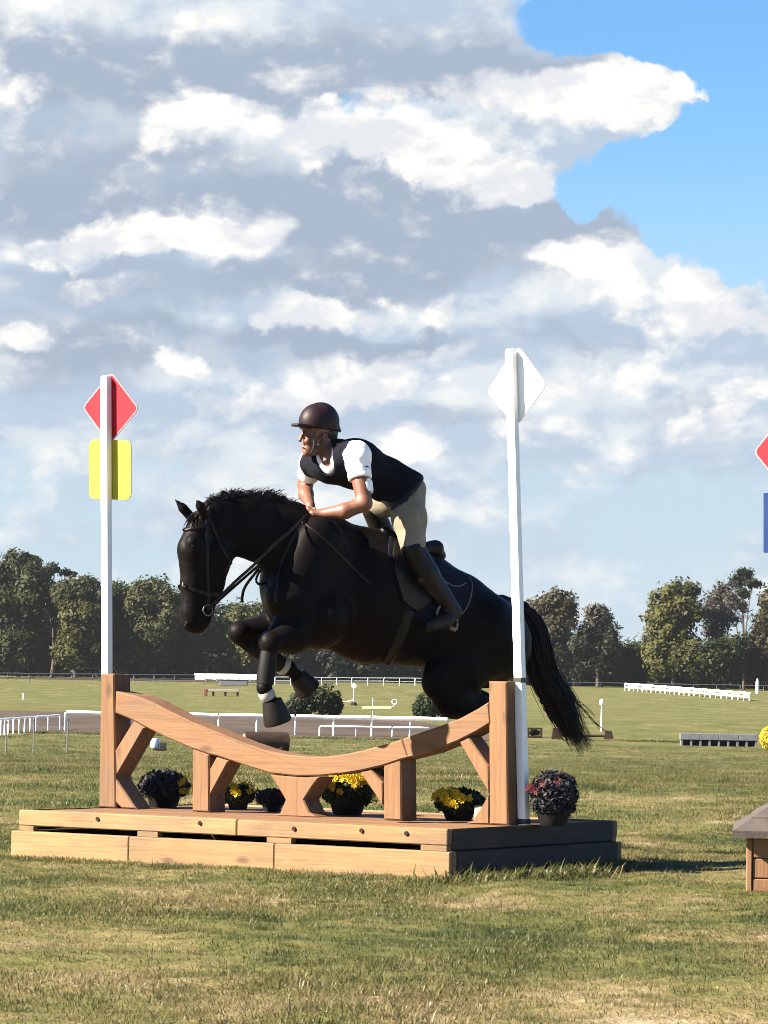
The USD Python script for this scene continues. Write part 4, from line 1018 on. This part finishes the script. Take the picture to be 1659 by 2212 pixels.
# ------------------------------------------------------------------ trees beyond the race course
def tree(name, label, y, u, v_base, lobes, mt, n_, size_, seed, airy=.15, lean=0.0, trunk=.28, group=None, limbs=True):
    """lobes: (u, v, half width, half height) as seen, at distance y."""
    n, size = int(n_ * 3.2), size_ * .66
    k = FOC / y; r = np.random.default_rng(seed)
    base = np.array([at_depth(u, v_base, y)[0], y, gz(y)])
    th = thing(name, label, 'tree', base)
    L = []
    for (lu, lv, ru, rv) in lobes:
        c = at_depth(lu, lv, y + r.normal() * .8); L.append((c, np.array([ru / k, (ru + rv) / 2 / k, rv / k])))
    cz = np.mean([c[2] for c, _ in L]); ms = []
    mid = np.array([np.mean([c[0] for c, _ in L]) * .6 + base[0] * .4, y, base[2] + (cz - base[2]) * .55])
    ms.append(tube(spline([base - [0, 0, .3], base + (mid - base) * .5 + r.normal(size=3) * [.15, .15, 0], mid], 8), np.linspace(trunk * 1.15, trunk * .62, 8), 8))
    if limbs:
        for c, rad in L:
            s = base + (mid - base) * (.55 + .45 * r.random()); q = s + (c - s) * .55 + r.normal(size=3) * rad * .25 + [0, 0, .3]
            tip = c + [0, 0, rad[2] * .6]
            ms.append(tube(spline([s, q, tip], 7), np.linspace(trunk * .5, .04, 7), 6))
            for _ in range(4):
                d = r.normal(size=3); d[2] = abs(d[2]); d /= np.linalg.norm(d)
                ms.append(tube([q, q + d * rad * .45 + r.normal(size=3) * .15, q + d * rad * .95], [.07, .05, .02], 5))
    part(th, 'trunk', cat_(ms), M['bark'], smooth=True)
    vol = np.array([np.prod(rad) ** .67 for _, rad in L]); share = vol / vol.sum(); parts_ = []
    for (c, rad), w in zip(L, share):
        m = max(40, int(n * w)); nc = max(10, m // 34)                     # leaves gathered in sprays
        d = r.normal(size=(nc, 3)); d /= np.linalg.norm(d, axis=1, keepdims=True)
        rr = (airy + (1 - airy) * r.random((nc, 1)) ** .5)
        cl = c + d * rad * rr * (1 + .22 * (meshkit.noise(d * 2.2 + seed * 3, seed)[:, None] - .5))
        per = m // nc
        cc = np.repeat(cl, per, 0) + r.normal(size=(nc * per, 3)) * np.minimum(rad, 1.5) * .26
        nn = np.repeat(d, per, 0) * 1.2 + r.normal(size=(nc * per, 3)) * .5 + [0, 0, .3]; nn /= np.linalg.norm(nn, axis=1, keepdims=True)
        parts_.append(leaf_quads(cc, nn, size * (.55 + .9 * r.random(len(cc))), r, .6))
    part(th, 'crown', cat_(parts_), mt, kind='stuff')
    return th
tree('tall_tree', 'tall dark green tree at the left edge, highest of the left wood', 452, 40, 1462, [(36, 1232, 48, 40), (5, 1290, 50, 62), (70, 1272, 38, 55), (40, 1350, 62, 60), (62, 1206, 30, 16), (20, 1410, 50, 40)], M['tree_green'], 4200, .42, 21)
tree('feathery_tree', 'thin feathery dark tree with sky gaps just right of the tallest left tree', 458, 112, 1462, [(100, 1236, 17, 17), (118, 1228, 14, 12), (96, 1275, 16, 30), (142, 1238, 13, 8), (156, 1242, 9, 7), (118, 1300, 20, 40)], M['tree_dark'], 1500, .32, 22, .1)
tree('round_tree', 'round olive green tree just left of the left flag pole', 447, 165, 1462, [(165, 1285, 44, 38), (190, 1262, 24, 18), (138, 1282, 24, 26), (175, 1345, 50, 52), (158, 1410, 40, 38)], M['tree_olive'], 3200, .40, 23)
tree('round_tree', 'dark green tree directly behind the left flag pole', 450, 232, 1462, [(228, 1300, 30, 36), (255, 1282, 27, 26), (236, 1350, 38, 52), (268, 1300, 18, 24), (240, 1410, 40, 40)], M['tree_green'], 2600, .40, 24)
tree('domed_tree', 'broad domed green tree between the left flag pole and the horse head', 449, 330, 1463, [(318, 1290, 40, 40), (346, 1280, 32, 30), (296, 1310, 30, 38), (372, 1318, 26, 40), (330, 1360, 56, 54), (336, 1415, 50, 38)], M['tree_olive'], 3400, .40, 25)
tree('sloping_tree', 'dark tree seen just in front of and below the horse muzzle', 452, 420, 1464, [(398, 1330, 34, 44), (432, 1345, 36, 50), (410, 1400, 48, 50)], M['tree_green'], 2200, .40, 26)
tree('golden_tree', 'low golden olive tree seen through the gap between horse neck and foreleg', 451, 535, 1466, [(520, 1345, 38, 42), (560, 1340, 34, 36), (498, 1360, 28, 34), (545, 1395, 58, 52)], M['tree_yellow'], 2400, .38, 27)
tree('reddish_tree', 'brown topped tree just right of the right flag pole behind the tail', 450, 1195, 1476, [(1205, 1305, 38, 30), (1170, 1330, 40, 42), (1215, 1335, 34, 38), (1195, 1380, 58, 50), (1185, 1425, 60, 42)], M['tree_brown'], 3400, .40, 28)
tree('pale_tree', 'small pale sparse tree standing out above the dark trees right of the horse tail', 458, 1292, 1478, [(1292, 1322, 24, 18), (1275, 1338, 16, 12), (1308, 1338, 15, 14), (1290, 1365, 22, 26)], M['tree_grey'], 900, .34, 29, .2)
tree('dark_tree', 'dark grey green tree below the small pale tree', 449, 1300, 1478, [(1290, 1375, 40, 30), (1318, 1368, 22, 18), (1262, 1395, 40, 34), (1306, 1420, 50, 44)], M['tree_dark'], 2200, .40, 30)
tree('low_tree', 'low dark tree in the dip of the skyline on the right', 455, 1365, 1480, [(1345, 1412, 30, 26), (1380, 1412, 30, 27), (1362, 1445, 52, 34)], M['tree_green'], 1600, .38, 31)
tree('yellowing_tree', 'large yellowing green tree, broadest in the right wood', 446, 1452, 1482, [(1460, 1285, 42, 32), (1432, 1320, 40, 44), (1482, 1318, 38, 44), (1445, 1372, 56, 50), (1432, 1425, 48, 40), (1490, 1420, 46, 44), (1500, 1272, 14, 14)], M['tree_yellow'], 4600, .40, 32)
tree('bare_tree', 'thin grey half bare tree with sky showing through on the right', 450, 1560, 1482, [(1545, 1290, 24, 24), (1570, 1280, 22, 20), (1530, 1320, 22, 28), (1565, 1330, 28, 28), (1585, 1300, 20, 22), (1545, 1360, 26, 28)], M['tree_grey'], 1300, .32, 33, .0)
tree('tall_pine', 'tall slender dark pine with a bare stem near the right edge', 455, 1607, 1482, [(1606, 1242, 22, 12), (1626, 1260, 18, 10), (1592, 1258, 17, 11), (1608, 1280, 16, 11), (1604, 1310, 12, 10)], M['tree_dark'], 900, .32, 34, .1, trunk=.2)
tree('low_oak', 'low green tree below the half bare tree on the right', 444, 1562, 1483, [(1545, 1415, 40, 32), (1582, 1408, 40, 36), (1560, 1445, 52, 34)], M['tree_green'], 2000, .38, 35)
tree('edge_tree', 'brownish olive tree cut by the right edge of the photo', 448, 1655, 1484, [(1650, 1330, 24, 34), (1668, 1300, 30, 30), (1640, 1390, 40, 42), (1680, 1390, 44, 50), (1650, 1440, 48, 40)], M['tree_brown'], 2600, .40, 36)
# the rest of the wood: one unbroken mass low behind and between the single trees
r = np.random.default_rng(50); ms = []
for k in range(150):
    x = -95 + 190 * (k + r.random()) / 150; y = 462 + r.random() * 18; h = (4.2 + 2.6 * meshkit.noise(np.array([[x * .09, 1.5, .5]]), 4)[0]) * (1.0 if x < 22 or x > 60 else .9)
    if x < -16: h += 5.0
    elif x < 18: h += 1.8
    ms.append(leaves(640, (x, y, gz(y) + h * .5), (2.6, 2.6, h * .55), .42, 100 + k, .2))
for k in range(130):
    x = -95 + 190 * (k + r.random()) / 130; y = 483 + r.random() * 6
    ms.append(leaves(330, (x, y, gz(y) + 1.7), (2.2, 1.8, 2.2), .55, 700 + k, .1))
solo('woodland', cat_(ms), M['tree_dark'], 'dark mass of far woodland along the horizon', 'woodland', kind='stuff')

# ------------------------------------------------------------------ rails, fences and markers of the race course
def fence(name, label, pts, height, rails, spacing, rr, pr, mt, flat=False, group=None):
    """pts: where its foot stands, as seen. rails: heights as fractions of the whole."""
    G = [on_ground(u, v) for u, v in pts]; th = thing(name, label, 'fence', G[0], 0, group)
    seg_ = [np.linalg.norm(b - a) for a, b in zip(G[:-1], G[1:])]; L = sum(seg_)
    def at(s):
        for a, b, l in zip(G[:-1], G[1:], seg_):
            if s <= l + 1e-6: return a + (b - a) * s / l
            s -= l
        return G[-1]
    n = max(1, round(L / spacing))
    for k in range(n + 1):
        p = at(L * k / n); part(th, 'post', tube([p - [0, 0, .2], p + [0, 0, height]], pr, 8), mt, smooth=40)
    for fr in rails:
        for k in range(0, n, 2):
            P = [at(L * min(j, n) / n) + [0, -pr * .6, height * fr] for j in (k + .03, k + 1, min(k + 2, n) - .03)]
            part(th, 'rail', tube(P, rr, 8, flat=((0, 1, 0), .4) if flat else None), mt, smooth=40)
    return th
fence('track_rail', 'white running rail crossing behind the horse forelegs', [(140, 1580), (300, 1583), (600, 1588.5), (830, 1592), (968, 1595)], 1.0, (1.0,), 2.07, .11, .05, M['rail_white'])
fence('track_rail', 'short lower white rail below the running rail near the right arm of the jump', [(690, 1590.5), (830, 1592.5), (925, 1594)], .52, (1.0,), 2.0, .055, .035, M['rail_white'])
fence('track_rail', 'short white rail section left of the left flag pole', [(-40, 1592), (20, 1586), (76, 1581), (129, 1577)], .78, (1.0,), 1.6, .055, .04, M['rail_white'])
fence('far_rail', 'thin grey white rail at the far side of the field on the left', [(-30, 1474), (200, 1476), (420, 1478)], 1.05, (1.0, .55), 2.6, .045, .05, M['grey_wood'])
fence('far_rail', 'thin grey white rail at the far side of the field below the horse belly', [(560, 1479), (760, 1480), (930, 1481.5)], .9, (1.0, .55), 2.6, .05, .05, M['rail_white'])
fence('far_rail', 'thin grey white rail low along the wood edge right of the horse tail', [(1150, 1485), (1350, 1488), (1700, 1494)], .7, (1.0,), 3.0, .035, .04, M['grey_wood'])
fence('white_fence', 'low white plank fence on the far right in front of the wood', [(1350, 1491.5), (1480, 1502), (1619, 1514)], .82, (.95, .5), 1.9, .13, .06, M['rail_white'], True)
G0, G1 = on_ground(419, 1477), on_ground(562, 1479)
wf = thing('white_barrier', 'long white panelled barrier in front of the wood under the horse muzzle', 'barrier', G0)
n = 6
for k in range(n):
    p, q = G0 + (G1 - G0) * (k + .01) / n, G0 + (G1 - G0) * (k + .97) / n
    part(wf, 'panel', m3.Manifold.cube((q[0] - p[0], .06, .72)).translate((p[0], p[1], p[2] + .50)), M['rail_white'])
    part(wf, 'post', m3.Manifold.cube((.09, .07, 1.15)).translate((p[0], p[1] + .07, p[2] - .02)), M['rail_white'])
part(wf, 'post', m3.Manifold.cube((.09, .07, 1.15)).translate((G1[0] - .1, G1[1] + .07, G1[2] - .02)), M['rail_white'])
gb = thing('grey_box', 'small grey box standing in front of the white barrier', 'box', on_ground(505, 1481))
p = on_ground(505, 1481)
part(gb, 'box_body', box(p + [-1.6, -.5, 0], p + [1.6, .4, .62], .05), M['grey_wood']); part(gb, 'lid', box(p + [-1.7, -.56, .625], p + [1.7, .46, .70], .03), M['grey_wood'])
def marker(name, label, u, vb, vt, wpx, head=None, mt='rail_white', cat='marker', base=False):
    p = on_ground(u, vb); k = FOC / p[1]; h = (vb - vt) / k; th = thing(name, label, cat, p)
    part(th, 'post', tube([p - [0, 0, .1], p + [0, 0, h * .5], p + [0, 0, h]], wpx / k / 2, 8), M[mt], smooth=40)
    if head == 'disc':
        c = p + [0, -.06, h]; v = lathe([(0, 0), (.20, 0), (.22, .02), (.20, .04), (0, .04)], np.zeros(3), 20)
        part(th, 'disc', (np.c_[v[0][:, 0], v[0][:, 2], v[0][:, 1]] + c, v[1]), M['rail_white'])
    if head == 'cap':
        part(th, 'cap', lathe([(0, 0), (.10, 0), (.12, .08), (.12, .22), (.07, .30), (0, .32)], p + [0, 0, h]), M[mt], smooth=40)
    if base: part(th, 'base', lathe([(0, 0), (.34, 0), (.30, .16), (.16, .3), (0, .32)], p), M['log'], smooth=40)
    return th, p, h, k
th, p, h, k = marker('disc_marker', 'thin white marker with a round head right of the horse forelegs', 764, 1524, 1482, 3, 'disc', base=True)
part(th, 'arm', tube(spline([p + [0, 0, h * .35], p + [-.35, 0, h * .22], p + [-1.0, 0, h * .2]], 8), .035, 6), M['rail_white'], smooth=True)
th, p, h, k = marker('crossbar_marker', 'pale yellow crossbar on a white post below the horse belly', 805, 1549, 1508, 3)
part(th, 'crossbar', box(p + [-.62, -.10, h * .42], p + [1.1, -.04, h * .56], .015), plain('pale_yellow_paint', (.72, .66, .34), .5)); part(th, 'crossbar_end', torus(p + np.array([1.3, -.05, h * .82]), (0, 1, 0), .15, .025), M['rail_white'], smooth=True)
part(th, 'arm', tube([p + [1.1, -.07, h * .5], p + [1.24, -.06, h * .6], p + [1.3, -.05, h * .7]], .025, 6), M['rail_white'], smooth=True)
marker('field_post', 'thin white post right of the horse tail tip', 1299, 1580, 1523, 3.0, 'cap')
marker('field_post', 'short white post at the far end of the white fence near the right edge', 1636, 1499, 1472, 7, 'cap')
marker('field_post', 'tiny white marker post in the field at far left', 50, 1512, 1498, 2.6, None)
for u, vt, lb in ((13, 1556, 'leftmost'), (72, 1552, 'middle'), (145, 1550, 'rightmost')):
    th, p, h, k = marker('rope_stake', f'thin pale rope stake left of the jump, {lb} of three', u, 1628, vt, 2.8, None, 'grey_wood', 'stake')
    part(th, 'ring', torus(p + np.array([0, -.02, h * .93]), (0, 1, .2), .04, .010, 14, 6), M['grey_wood'], smooth=True)
a_, b_, c_ = (on_ground(u, 1628) for u in (13, 72, 145)); rp = []
for p, q in ((a_, b_), (b_, c_)):
    for t in np.linspace(0, 1, 9): rp.append(p + (q - p) * t + [0, 0, .90 - .10 * 4 * t * (1 - t)])
solo('rope', tube(rp, .008, 5), M['rail_white'], 'thin rope sagging between the three pale stakes', 'rope')

# small jumps out in the field
p = on_ground(478, 1504); k = FOC / p[1]
th = thing('bench_jump', 'small pale bench jump with a red end, far left of the horse hoofs', 'jump', p)
part(th, 'top', box(p + [-1.35, -.45, .42], p + [1.75, .45, .66], .03), M['block'])
for dx in (-.9, .3, 1.5): part(th, 'leg', box(p + [dx, -.35, -.05], p + [dx + .2, .35, .418], .02), M['log'])
part(th, 'red_end', box(p + [-1.75, -.5, -.02], p + [-1.40, .5, .70], .03), plain('faded_red_paint', (.15, .035, .025), .7))
def log_jump(name, label, u, vb, wpx, hpx, ends=True, tilt=0):
    p = on_ground(u, vb); k = FOC / p[1]; L, rd = wpx / k, hpx / k / 2; th = thing(name, label, 'jump', p)
    ax = np.array([1, .25, 0]) / math.hypot(1, .25)
    P = [p + ax * (t - .5) * L + [0, 0, rd * .95] for t in np.linspace(0, 1, 9)]
    v, f = tube(P, rd, 20); v = v + (meshkit.fbm(v * 4, 3, 2)[:, None] - .5) * rd * .18
    lg = part(th, 'log', (v, f), M['log'], smooth=60)
    for t in (0, 1):
        c = P[0 if t == 0 else -1]; dr = -1 if t == 0 else 1
        part(lg, 'cut_end', tube([c + ax * dr * .01, c + ax * dr * .03], rd * .82, 18), M['cut_wood'])
    if ends:
        for t in (.16, .84):
            q = p + ax * (t - .5) * L
            part(th, 'chock', hull([q + d for d in ([-.08, -rd * 1.3, -.05], [.08, -rd * 1.3, -.05], [-.08, rd * 1.2, -.05], [.08, rd * 1.2, -.05], [-.08, -rd * .9, rd * .7], [.08, -rd * .9, rd * .7])]), M['log'])
    return th
log_jump('log_jump', 'short thick brown log seen above the dip of the jump rail', 574, 1626, 94, 46)
p = on_ground(1258, 1598); k = FOC / p[1]
th = thing('pole_jump', 'low dark pole on end blocks under the tip of the horse tail', 'jump', p)
for nm, u0, u1, z0, z1 in (('end_block', 1191, 1216, 0, 24), ('end_block', 1304, 1326, 0, 20)):
    a0, a1 = (u0 - 1258) / k, (u1 - 1258) / k
    part(th, nm, hull([p + [a0, -.3, -.05], p + [a1, -.3, -.05], p + [a0, .3, -.05], p + [a1, .3, -.05], p + [a0 + .08, -.2, z1 / k], p + [a1 - .14, -.2, z1 / k], p + [a0 + .08, .2, z1 / k], p + [a1 - .14, .2, z1 / k]]), M['log'])
part(th, 'pole', tube([p + [(1214 - 1258) / k, -.02, 8 / k], p + [(1306 - 1258) / k, -.02, 9 / k]], .07, 10), M['log'], smooth=40)
p = on_ground(1155, 1594); k = FOC / p[1]
th = thing('crate_jump', 'small dark framed box jump just right of the right flag pole', 'jump', p)
w_, h_ = 16 / k, 22 / k
for a0, a1, z0, z1 in ((-w_, w_, h_ - .09, h_), (-w_, w_, 0, .10), (-w_, -w_ + .09, .10, h_ - .09), (w_ - .09, w_, .10, h_ - .09)):
    part(th, 'beam', box(p + [a0, -.3, z0], p + [a1, .3, z1], .012), M['log'])
part(th, 'brush', leaves(500, p + [0, 0, h_ * .5], (w_ * .85, .22, h_ * .42), .05, 77, .1), M['shrub'], kind='stuff')
p = on_ground(1552, 1612); k = FOC / p[1]
th = thing('palisade_jump', 'low grey blue plank table jump in the field near the right edge', 'jump', p)
L = 168 / k
for j in range(4):
    a0 = -L / 2 + L * j / 4
    part(th, 'plank', box(p + [a0 + .01, -.30, 13 / k], p + [a0 + L / 4 - .01, .30, 27 / k], .015), M['grey_wood'])
for j in range(9):
    a0 = -L / 2 + .05 + (L - .2) * j / 8
    part(th, 'leg', box(p + [a0, -.26, -.04], p + [a0 + .11, .26, 13 / k - .004], .01), M['grey_wood'])
part(th, 'back_board', box(p + [-L / 2 + .06, .27, -.02], p + [L / 2 - .06, .295, 13 / k - .006], .004), M['log'])
p = on_ground(1664, 1622); k = FOC / p[1]
th = thing('yellow_flower_bush', 'rounded bush of bright yellow flowers at the end of the grey table jump', 'plant', p)
rd = 22 / k
part(th, 'foliage', leaves(700, p + [0, 0, rd * 1.1], (rd, rd, rd * 1.15), .05, 88, .2), M['mum_leaf'], kind='stuff')
part(th, 'flowers', leaves(1500, p + [0, 0, rd * 1.25], (rd * 1.06, rd * 1.06, rd * 1.2), .05, 89, .9), M['mum_yellow'], kind='stuff')
p = on_ground(334, 1622); k = FOC / p[1]
th = thing('small_barrel', 'small pale blue barrel with a dark base seen through the left opening of the jump', 'barrel', p)
part(th, 'barrel_body', lathe([(0, .10), (.13, .10), (.16, .16), (.17, .28), (.16, .40), (.13, .44), (0, .44)], p), plain('pale_blue_plastic', (.42, .55, .72), .5), smooth=40)
part(th, 'stand', box(p + [-.05, -.2, -.05], p + [.42, .2, .098], .02), M['log']); part(th, 'side_box', box(p + [.175, -.16, .10], p + [.42, .16, .30], .02), M['strap'])
def bush(label, u, vb, lobes, n, seed, y=None):
    p = on_ground(u, vb); k = FOC / p[1]; th = thing('bush', label, 'bush', p); r = np.random.default_rng(seed)
    part(th, 'stem', cat_([tube([p + [dx, 0, -.1], p + [dx * 1.4, 0, .5], p + [dx * 2.2, r.normal() * .2, 1.1]], [.06, .05, .02], 6) for dx in (-.5, 0, .5)]), M['bark'], smooth=True)
    L = []
    for (lu, lv, ru, rv) in lobes:
        c = at_depth(lu, lv, p[1]); L.append(leaves(n, c, (ru / k, ru / k * .9, rv / k), .13, seed + lu, .25))
    part(th, 'foliage', cat_(L), M['shrub'], kind='stuff')
bush('dark green bush behind the white rail just right of the horse forelegs', 690, 1548, [(700, 1512, 40, 34), (660, 1515, 36, 30), (722, 1524, 20, 22), (640, 1528, 26, 20)], 1100, 60)
bush('dark green bush behind the white rail under the horse flank', 935, 1552, [(930, 1520, 34, 30), (908, 1532, 18, 20), (965, 1528, 28, 24)], 1000, 61)

# ------------------------------------------------------------------ grass
def tuft(seed, n, h, spread, width, dry=False):
    r = np.random.default_rng(seed); V, F = [], []
    for k in range(n):
        a = r.random() * 6.283; p = np.array([r.normal() * spread, r.normal() * spread, -.008]); L = h * (.5 + .9 * r.random())
        d = np.array([math.cos(a), math.sin(a), 0]); sd_ = np.array([-d[1], d[0], 0]) * width * (.7 + .6 * r.random())
        e1 = (.25 + 1.1 * r.random()) * (.45 if dry else 1.0); e2 = e1 - .2 - .9 * r.random()
        q1 = p + (d * math.cos(e1) + np.array([0, 0, math.sin(e1)])) * L * .55; q2 = q1 + (d * math.cos(e2) + np.array([0, 0, math.sin(e2)])) * L * .5
        q2[2] = max(q2[2], .004)
        i = len(V); V += [p - sd_, p + sd_, q1 - sd_ * .75, q1 + sd_ * .75, q2]; F += [[i, i + 1, i + 3], [i, i + 3, i + 2], [i + 2, i + 3, i + 4]]
    return np.array(V), np.array(F)
def instancer(name, label, protos, pos, rot, scl, idx):
    path = numbered('/World/' + name); pi = UsdGeom.PointInstancer.Define(stage, path); tg = []
    for k, m_ in enumerate(protos):
        pp = f'{path}/tuft' + (f'_{k:03d}' if k else ''); usdkit.mesh(stage, pp, m_, M['straw'] if k >= 6 else M['blade']); tg.append(pp)
    pi.CreatePrototypesRel().SetTargets([Sdf.Path(t) for t in tg])
    pi.CreatePositionsAttr(Vt.Vec3fArray.FromNumpy(pos.astype(np.float32)))
    pi.CreateProtoIndicesAttr(Vt.IntArray.FromNumpy(idx.astype(np.int32)))
    q = [Gf.Quath(float(math.cos(a / 2)), 0, 0, float(math.sin(a / 2))) for a in rot]
    pi.CreateOrientationsAttr(Vt.QuathArray(q)); pi.CreateScalesAttr(Vt.Vec3fArray.FromNumpy(scl.astype(np.float32)))
    tag(pi.GetPrim(), label, 'grass', kind='stuff')
GRASS = [tuft(900 + k, 24, .026 + .003 * k, .040, .0022) for k in range(6)] + [tuft(920 + k, 4, .075, .04, .0014, True) for k in range(2)]
r = np.random.default_rng(77); pos, rot, scl, idx = [], [], [], []
def onplat(x, y, m=0.0):
    q = np.stack([x, y, x * 0], -1) - GL; a, b = q @ A, q @ B; return (a > -.03 - m) & (a < W + .03 + m) & (b > -.05 - m) & (b < D + m)
for y0, y1, dens, sc in ((9.6, 16, 620, 1.0), (16, 25, 520, 1.05), (25, 40, 130, 1.5), (40, 75, 40, 1.9), (75, 120, 14, 2.4), (120, 176, 5, 3.0)):
    n = int(dens * (.138 * (y1 ** 2 - y0 ** 2) + .6 * 2 * (y1 - y0)))
    y = np.sqrt(y0 ** 2 + (y1 ** 2 - y0 ** 2) * r.random(n)); x = (r.random(n) * 2 - 1) * (.138 * y * 1.0 + .6)
    keep = ~onplat(x, y); cabq = np.stack([x - C0[0], y - C0[1]], -1); keep &= ~((cabq @ ca[:2] > 0) & (cabq @ ca[:2] < CW) & (cabq @ cb[:2] > 0) & (cabq @ cb[:2] < CD))
    x, y = x[keep], y[keep]; n = len(x)
    patch = meshkit.fbm(np.stack([x * .9, y * .5, x * 0], -1), 3, 8)
    s = sc * (.45 + .4 * r.random(n) + 1.3 * np.clip(patch - .40, 0, 1)); rim = onplat(x, y, .10); s = np.where(rim, s * .55, s)
    pos.append(np.c_[x, y, ground_at(x, y) - .004]); rot.append(r.random(n) * 6.283); scl.append(np.c_[s, s, s * (.8 + .4 * r.random(n))]); idx.append(np.where(r.random(n) < .14, 6 + (r.random(n) * 2).astype(int), (r.random(n) * 6).astype(int)))
instancer('grass', 'short olive grass with dry tan blades in the foreground', GRASS, np.vstack(pos), np.concatenate(rot), np.vstack(scl), np.concatenate(idx))
# longer blades left standing along the foot of the platform
n = 1300; a = r.random(n) * (W + .1) - .05; side = r.random(n) < .5
a2 = np.where(side, a, W + .03 + .22 * r.random(n)); b2 = np.where(side, -.06 - .16 * r.random(n) ** 1.5, r.random(n) * D)
P = np.stack([J(p, q, -.012) for p, q in zip(a2, b2)]); s = (.7 + .7 * r.random(n)) * np.where(a2 > W, 1.8, .72)
instancer('long_grass', 'longer unmown grass along the foot of the jump platform', GRASS, P, r.random(n) * 6.283, np.c_[s, s, s * 1.15], (r.random(n) * 8).astype(int))

# rough tufts added for the track edge shadow, and a strip under the tail
n = 1500; x = -24 + 29 * r.random(n); y = 177.6 + 2.2 * r.random(n) - .1 * x; x2 = 9.9 + 6.4 * r.random(260); y2 = on_ground(1320, 1601)[1] + r.normal(size=260) * .35
x, y = np.r_[x, x2], np.r_[y, y2]; s = 3.6 + 3.2 * r.random(len(x))
instancer('verge_grass', 'rough grass added for the track edge shadow along the foot of the white running rail', GRASS, np.c_[x, y, np.array(_prof(y)) - .02], r.random(len(x)) * 6.283, np.c_[s * 1.5, s * 1.5, s], (r.random(len(x)) * 6).astype(int))

hz = usdkit.material(stage, '/World/Looks/haze', {'v': ('principled_volume', {'color': (.80, .86, .92), 'density': HAZE, 'anisotropy': .3})}, [], volume='v.Volume')
solo('haze', trimesh.creation.box(bounds=[(-700, -60, -3.5), (700, 1200, 24)]), hz, 'thin pale air haze over the field', kind='stuff')
